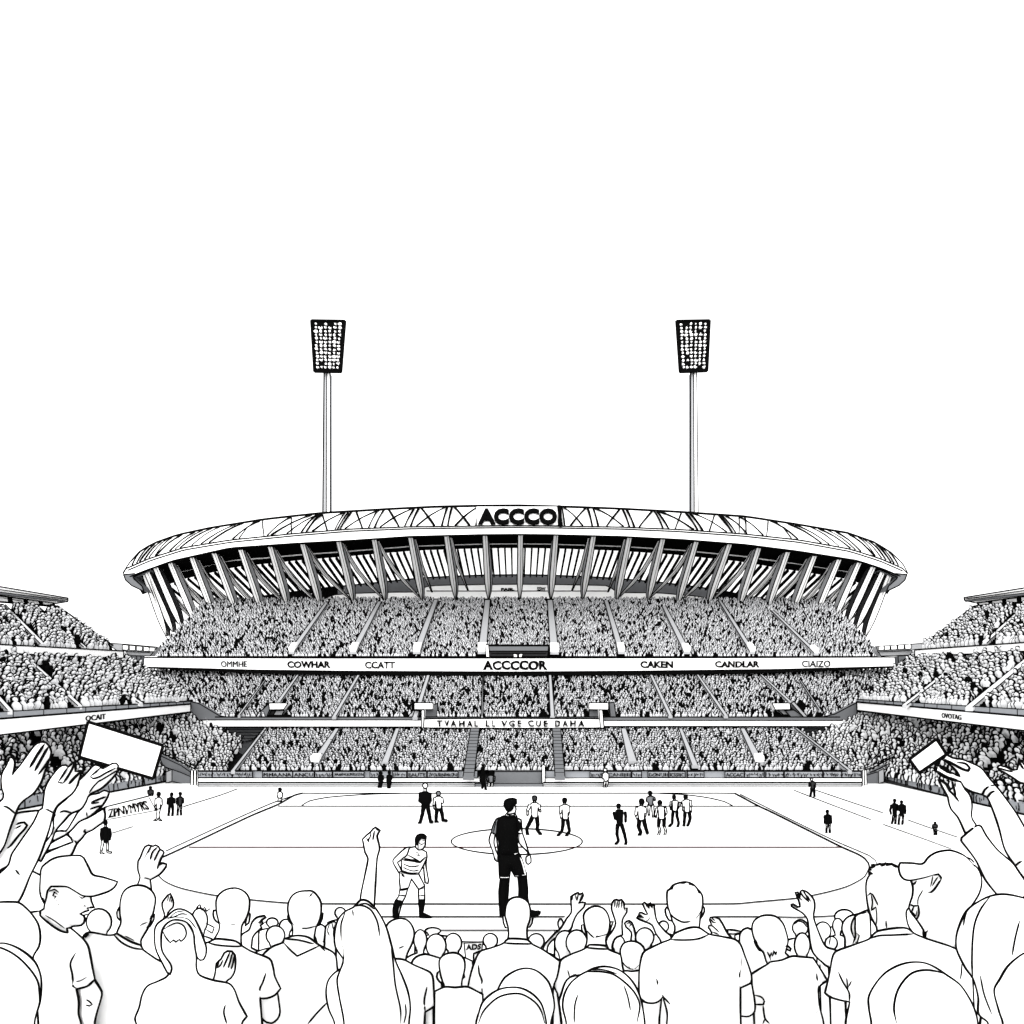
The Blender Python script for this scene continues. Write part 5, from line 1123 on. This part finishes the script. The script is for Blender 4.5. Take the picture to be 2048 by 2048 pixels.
fig(TX, 'player with hand on hip in a white shirt, fourth of the group at the right', (378, 1138, 13), '362,1170 412,1172', '368,1236 400,1236', ['354,1178 352,1205 354,1232', '424,1182 418,1205 406,1225'], ['372,1240 366,1290 364,1340 342,1360', '398,1240 402,1290 414,1330 408,1364'])
fig(TX, 'player with an arm over the head in a white shirt, rightmost of the group', (468, 1138, 15), '452,1164 498,1164', '460,1244 498,1244', ['447,1172 449,1205 450,1240', '506,1168 508,1205 508,1250'], ['464,1250 460,1295 456,1340 454,1358', '494,1250 503,1300 492,1340 484,1352'])
fig(TX, 'lone figure in a black jacket and white trousers right of the touchline', (1562, 1250, 10), '1548,1278 1582,1278', '1550,1335 1584,1335', ['1542,1284 1543,1335', '1588,1284 1592,1335'], ['1558,1340 1557,1375 1554,1412', '1578,1340 1580,1375 1582,1412'], shirt=K, trousers=None)
fig(TX, 'two toned figure walking in front of the far right wall', (1440, 1000, 10), '1434,1022 1460,1022', '1438,1068 1458,1068', ['1426,1026 1424,1050', '1464,1026 1466,1060'], ['1440,1070 1437,1100 1430,1133', '1458,1070 1462,1100 1462,1133'], shirt=DG, hair=None)
fig(TV, 'hooded figure in white standing at the far left corner of the pitch', (812, 1080, 11), '800,1102 824,1102', '803,1138 821,1138', ['797,1108 798,1135', '826,1108 826,1135'], ['805,1142 804,1172', '819,1142 819,1165'], trousers=None)
fig(TV, 'left one of two black silhouettes standing before the far left wall', (1592, 952, 9), '1582,972 1604,972', '1582,1018 1602,1018', ['1578,976 1577,1005', '1606,976 1607,1000'], ['1584,1020 1578,1045 1575,1062', '1600,1020 1592,1045 1590,1060'], shirt=K)
fig(TV, 'right one of two black silhouettes standing before the far left wall', (1657, 950, 9), '1648,970 1668,970', '1648,1018 1666,1018', ['1644,976 1642,1010', '1671,976 1671,1000'], ['1650,1020 1648,1045 1648,1066', '1665,1020 1660,1045 1658,1066'], shirt=K)
fig(TW, 'black coated figure at the left side of the central tunnel gate', (640, 950, 11), '630,968 655,968', '630,1020 652,1020', ['626,974 624,1010'], ['634,1022 640,1045 636,1064', '650,1022 656,1045 664,1078'], shirt=K)
fig(TW, 'stout figure in a checked jacket beside the central tunnel gate', (703, 955, 12), '685,975 722,975', '686,1018 720,1018', ['680,980 678,1010', '728,980 728,1010'], ['690,1022 686,1055', '714,1022 710,1055'], shirt=MG, trousers=None)
fig(TW, 'white figure leaning on the far wall right of the centre', (1585, 930, 13), '1576,952 1600,955', '1580,1005 1600,1005', ['1572,960 1570,990', '1606,962 1606,1000'], ['1586,1008 1580,1035 1576,1060', '1600,1008 1600,1035 1592,1060'], trousers=None, hair=W)
fig(TX, 'dark figure at the far wall, left one of the pair right of centre', (640, 915, 14), '622,935 658,935', '625,975 655,975', ['616,940 620,968', '660,940 655,965'], ['630,978 622,1000 630,1020', '652,978 650,1000 655,1020'], shirt=DG)
fig(TX, 'pale figure at the far wall, right one of the pair right of centre', (685, 925, 11), '672,945 700,945', '672,980 700,980', ['666,950 668,975', '704,950 704,975'], ['676,985 672,1018', '698,985 698,1018'], trousers=None)
fig(T6, 'hooded figure in white walking beside the white banner board on the left', (1535, 912, 17), '1518,955 1552,950', '1518,1045 1548,1035', ['1510,960 1506,1010 1505,1060', '1558,960 1562,1010 1552,1030'], ['1535,1050 1522,1105 1520,1150 1492,1168', '1545,1040 1530,1100 1538,1150 1558,1165'], trousers=None)
fig(T6, 'man in a dark suit, left one of two standing on the left of the pitch', (1660, 914, 13), '1636,948 1676,948', '1640,1005 1670,1005', ['1626,955 1622,1000', '1686,955 1686,990'], ['1642,1010 1636,1060 1630,1112', '1668,1010 1672,1060 1668,1116'], shirt=K)
fig(T6, 'man in a dark grey jacket, right one of two on the left of the pitch', (1743, 907, 12), '1722,945 1762,945', '1722,1010 1762,1010', ['1714,952 1712,1000', '1768,952 1770,990'], ['1726,1015 1720,1065 1716,1112', '1752,1015 1750,1065 1750,1112'], shirt=DG, trousers=None)
fig(T6, 'small crouched figure by the left side wall above the white banner board', (1455, 850, 11), '1444,872 1472,872', '1440,905 1470,905', ['1436,880 1438,905', '1478,880 1478,905'], ['1446,908 1444,925', '1468,908 1470,925'], shirt=DG, trousers=None)
fig(T6, 'stout man in a long black coat near the raised arms on the left', (1022, 1188, 18), '995,1240 1050,1240', '995,1340 1055,1340', ['985,1250 978,1310 985,1350', '1062,1250 1070,1300 1062,1345'], ['998,1360 985,1430 976,1475 1000,1486', '1038,1360 1040,1420 1042,1468 1074,1470'], shirt=K, trousers=None, long=1.2)
fig(T7, 'left one of two people in black coats standing close together at the right', (490, 1112, 13), '465,1152 510,1152', '472,1255 512,1255', ['452,1165 442,1215 448,1255', '516,1160 520,1210'], ['478,1272 470,1320 460,1362', '506,1272 500,1320 498,1366'], shirt=K, trousers=None, long=.8)
fig(T7, 'right one of two people in black coats standing close together at the right', (565, 1128, 13), '548,1160 592,1160', '546,1255 592,1255', ['542,1170 538,1215', '602,1170 608,1215 604,1250'], ['545,1272 538,1325 534,1374', '584,1272 580,1325 576,1370'], shirt=K, trousers=None, long=.8)
fig(T7, 'tiny faint figure far right beside the thin line on the pitch', (935, 1360, 10), '922,1378 950,1378', '922,1405 950,1405', ['916,1382 914,1402', '956,1382 956,1402'], ['928,1412 930,1465 932,1488', '948,1412 948,1460 950,1484'], shirt=DG, trousers=None)

# ---- the two big players, traced
def player(label, parts, strokes=()):
    allv = [p[1] for _, pl, *_ in parts for p in (pl if not isinstance(pl[0], list) else sum(pl, []))]
    Y = F*H/(1834-HZ); cu = 900
    us_ = [p[0] for _, pl, *_ in parts for p in (pl if not isinstance(pl[0], list) else sum(pl, []))]
    root = empty('person', (((min(us_)+max(us_))/2-1024)*Y/F, Y, 0), label, 'person', PG)
    res = []
    for nm, pl, fw, mat in parts:
        m = MB(); pls = pl if isinstance(pl[0], list) else [pl]; ss = []
        for q in pls:
            s = Shell(q, Y-fw, mat, 2.8, .22); s.mesh(m); ss.append(s)
        res.append((nm, m, ss))
    for i, j, pts, px, mat in strokes: res[i][2][j].stroke(res[i][1], pts, px*1.3, mat)
    for nm, m, ss in res: m.build(nm, root, smooth=True)
player('very large player all in black standing in the middle of the pitch',
  [('body', [T3(S('885,30 897,70 890,100 905,130 860,200 815,130 818,108 850,80')), T3(S('712,245 705,250 689,310 704,360 724,420 733,460 757,477 757,420 742,390 727,330 735,265 745,262 760,420 905,420 900,150')), T3(S('910,250 945,252 975,340 992,400 1010,440 1013,480 990,498 974,480 974,440 992,428 985,400 920,330')),
             T3(S('780,560 850,560 838,680 824,900 775,895 766,780 768,680')), T3(S('905,560 975,560 985,680 986,760 1012,850 1060,862 1040,900 1010,905 925,780 920,680'))], 0.0, W),
   ('sock', T3(S('780,612 838,606 828,680 822,780 816,890 776,896 768,780 766,700')), .09, K), ('sock', T3(S('920,595 975,588 986,680 986,760 1005,860 1010,905 970,860 926,780 920,680')), .09, K),
   ('boot', T3(S('1000,850 1030,862 1070,856 1086,862 1080,882 1040,898 1010,905')), .12, K),
   ('shorts', T3(S('760,405 915,400 945,470 978,580 890,592 856,530 846,602 770,602 764,500')), .12, K),
   ('shirt', T3(S('775,135 800,122 880,125 905,140 912,260 906,340 918,415 840,430 757,422 766,340 750,250 755,170')), .16, K),
   ('sleeve', T3(S('782,133 745,148 715,208 706,250 742,266 758,215 768,165')), .14, MG), ('sleeve', T3(S('903,138 935,152 946,256 912,258 905,200')), .14, W),
   ('collar', T3(S('810,118 820,105 855,108 890,98 880,122 840,130')), .22, W),
   ('hair', T3(S('806,40 810,10 828,-5 870,-14 900,-6 900,28 880,42 862,75 832,88 815,62')), .12, K)],
  [(6, 0, T3(S('742,170 728,215 722,252')), 1.6, K), (7, 0, T3(S('918,160 922,240')), 4, K), (7, 0, T3(S('932,165 938,245')), 1.6, K), (8, 0, T3(S('825,112 860,122 885,115')), 2, K), (4, 0, T3(S('925,425 950,500 970,580')), 1.8, W), (4, 0, T3(S('771,598 805,600 844,598')), 1.8, W), (4, 0, T3(S('892,588 930,586 974,577')), 1.8, W), (4, 0, T3(S('885,418 912,410')), 3, W), (0, 2, T3(S('922,335 985,395')), 1.8, K)])
player('player in a white banded shirt with one hand at the hip, left of the middle',
  [('body', [T2(S('1680,300 1745,290 1740,350 1718,380 1690,386 1668,370 1666,330')), T2(S('1640,362 1590,370 1495,458 1495,486 1545,572 1562,552 1527,482 1600,430 1640,420')), T2(S('1742,392 1752,440 1747,500 1766,620 1762,646 1740,635 1726,500 1725,420')),
             T2(S('1550,660 1612,660 1590,740 1560,800 1532,910 1494,905 1494,840 1512,780 1536,740')), T2(S('1690,660 1737,650 1736,770 1725,850 1722,870 1786,900 1786,914 1700,906 1692,780 1690,720'))], 0.0, W),
   ('sock', T2(S('1511,772 1560,782 1530,840 1530,912 1495,906 1494,842')), .08, K), ('sock', T2(S('1690,772 1735,772 1727,850 1722,872 1786,902 1786,914 1702,906 1696,840')), .08, K),
   ('shorts', T2(S('1545,552 1620,570 1690,568 1716,620 1737,662 1692,690 1635,608 1612,678 1550,690 1541,600')), .10, W),
   ('shirt', T2(S('1620,368 1662,360 1690,386 1718,384 1752,402 1752,450 1705,545 1690,570 1620,568 1560,550 1560,460 1598,428')), .15, W),
   ('hair', T2(S('1668,345 1666,295 1688,266 1728,264 1749,282 1746,300 1712,292 1692,312 1682,345')), .12, K)],
  [(0, 0, T2(S('1690,330 1712,345 1735,330')), 1.8, K), (0, 0, T2(S('1700,350 1712,362')), 1.6, K), (0, 0, T2(S('1720,315 1738,312')), 2.2, K), (0, 0, T2(S('1682,325 1688,380')), 1.6, K),
   (4, 0, T2(S('1565,462 1630,468 1700,482 1745,440')), 3, K), (4, 0, T2(S('1575,450 1640,462 1690,468')), 2, K), (4, 0, T2(S('1605,425 1650,448 1700,475')), 1.8, K), (4, 0, T2(S('1565,490 1630,515 1695,508')), 2, K), (4, 0, T2(S('1570,520 1640,545 1690,542')), 2.4, K), (4, 0, T2(S('1655,410 1680,405 1700,435 1680,425 1660,420')), 1.2, K), (4, 0, T2(S('1560,540 1620,560 1690,560')), 2, K),
   (3, 0, T2(S('1550,565 1580,585')), 2, K), (3, 0, T2(S('1555,580 1585,598')), 2, K), (0, 3, T2(S('1545,700 1605,690')), 2, K), (0, 3, T2(S('1535,740 1588,738')), 2, K), (0, 4, T2(S('1690,690 1735,680')), 1.6, K), (0, 4, T2(S('1695,740 1735,738')), 2, K)])
# white banner board standing on the left of the pitch
b0, b1 = G(210, 1641), G(311, 1621.5)
t0, t1_ = P(209, 1615, b0[1]), P(294, 1593.6, b1[1])
mb = MB(); mb.slab([t0, t1_+(b1-b0)*.02, b1, b0], (.1, .15, 0), W, 3.6); bo = mb.build('banner_board', None, b0)
tag(bo, 'low white board with black brush lettering standing on the left of the pitch', 'board')
rt = empty('x', b0); rt['origin'] = bo['origin']
def q4(s, t): return (t0*(1-s)+(t1_)*s)*(1-t)+(b0*(1-s)+b1*s)*t
l_ = letters('ZPNVMYRS', [q4(.05, .2), q4(.9, .2), q4(.87, .82), q4(.04, .85)], bo, 'lettering', .0, K, .12, .10); bpy.data.objects.remove(rt)
# small dark board among the near heads
mb = MB(); mb.slab([P(928, 1886, 5.8), P(966, 1884, 5.8), P(960, 1925, 5.8), P(932, 1925, 5.8)], (0, .02, 0), W, 2.4); ob = mb.build('handheld_card', None, P(946, 1905, 5.8)); tag(ob, 'small scribbled card held among the near heads left of the central man', 'card')
letters('ADS', [P(931, 1889, 5.78), P(964, 1887, 5.78), P(961, 1899, 5.78), P(932, 1900, 5.78)], ob, 'lettering', .04, K, .01)
# ============================================================ light, sky and camera
cam = bpy.data.cameras.new('camera'); co = bpy.data.objects.new('camera', cam); COL.objects.link(co)
co.location = (0, 0, H); co.rotation_euler = (math.pi/2, 0, 0)
cam.sensor_width = 36; cam.lens = 36*F/2048; cam.shift_y = (HZ-1024)/2048.0
cam.clip_start = .05; cam.clip_end = 1500; scene.camera = co
w = bpy.data.worlds.new('World'); scene.world = w; w.use_nodes = True
bgn = w.node_tree.nodes['Background']; bgn.inputs[0].default_value = (1, 1, 1, 1); bgn.inputs[1].default_value = 1.0
sl = bpy.data.lights.new('sun', 'SUN'); sl.energy = 2.5; sl.angle = math.radians(80); sl.color = (1, .99, .97)
so = bpy.data.objects.new('sun', sl); COL.objects.link(so); so.rotation_euler = (math.radians(68), 0, math.radians(-12))
vs_ = scene.view_settings; vs_.view_transform = 'Standard'; vs_.look = 'None'; vs_.exposure = 1.05; vs_.gamma = 1.0
for o in scene.objects:
    if 'origin' in o: del o['origin']
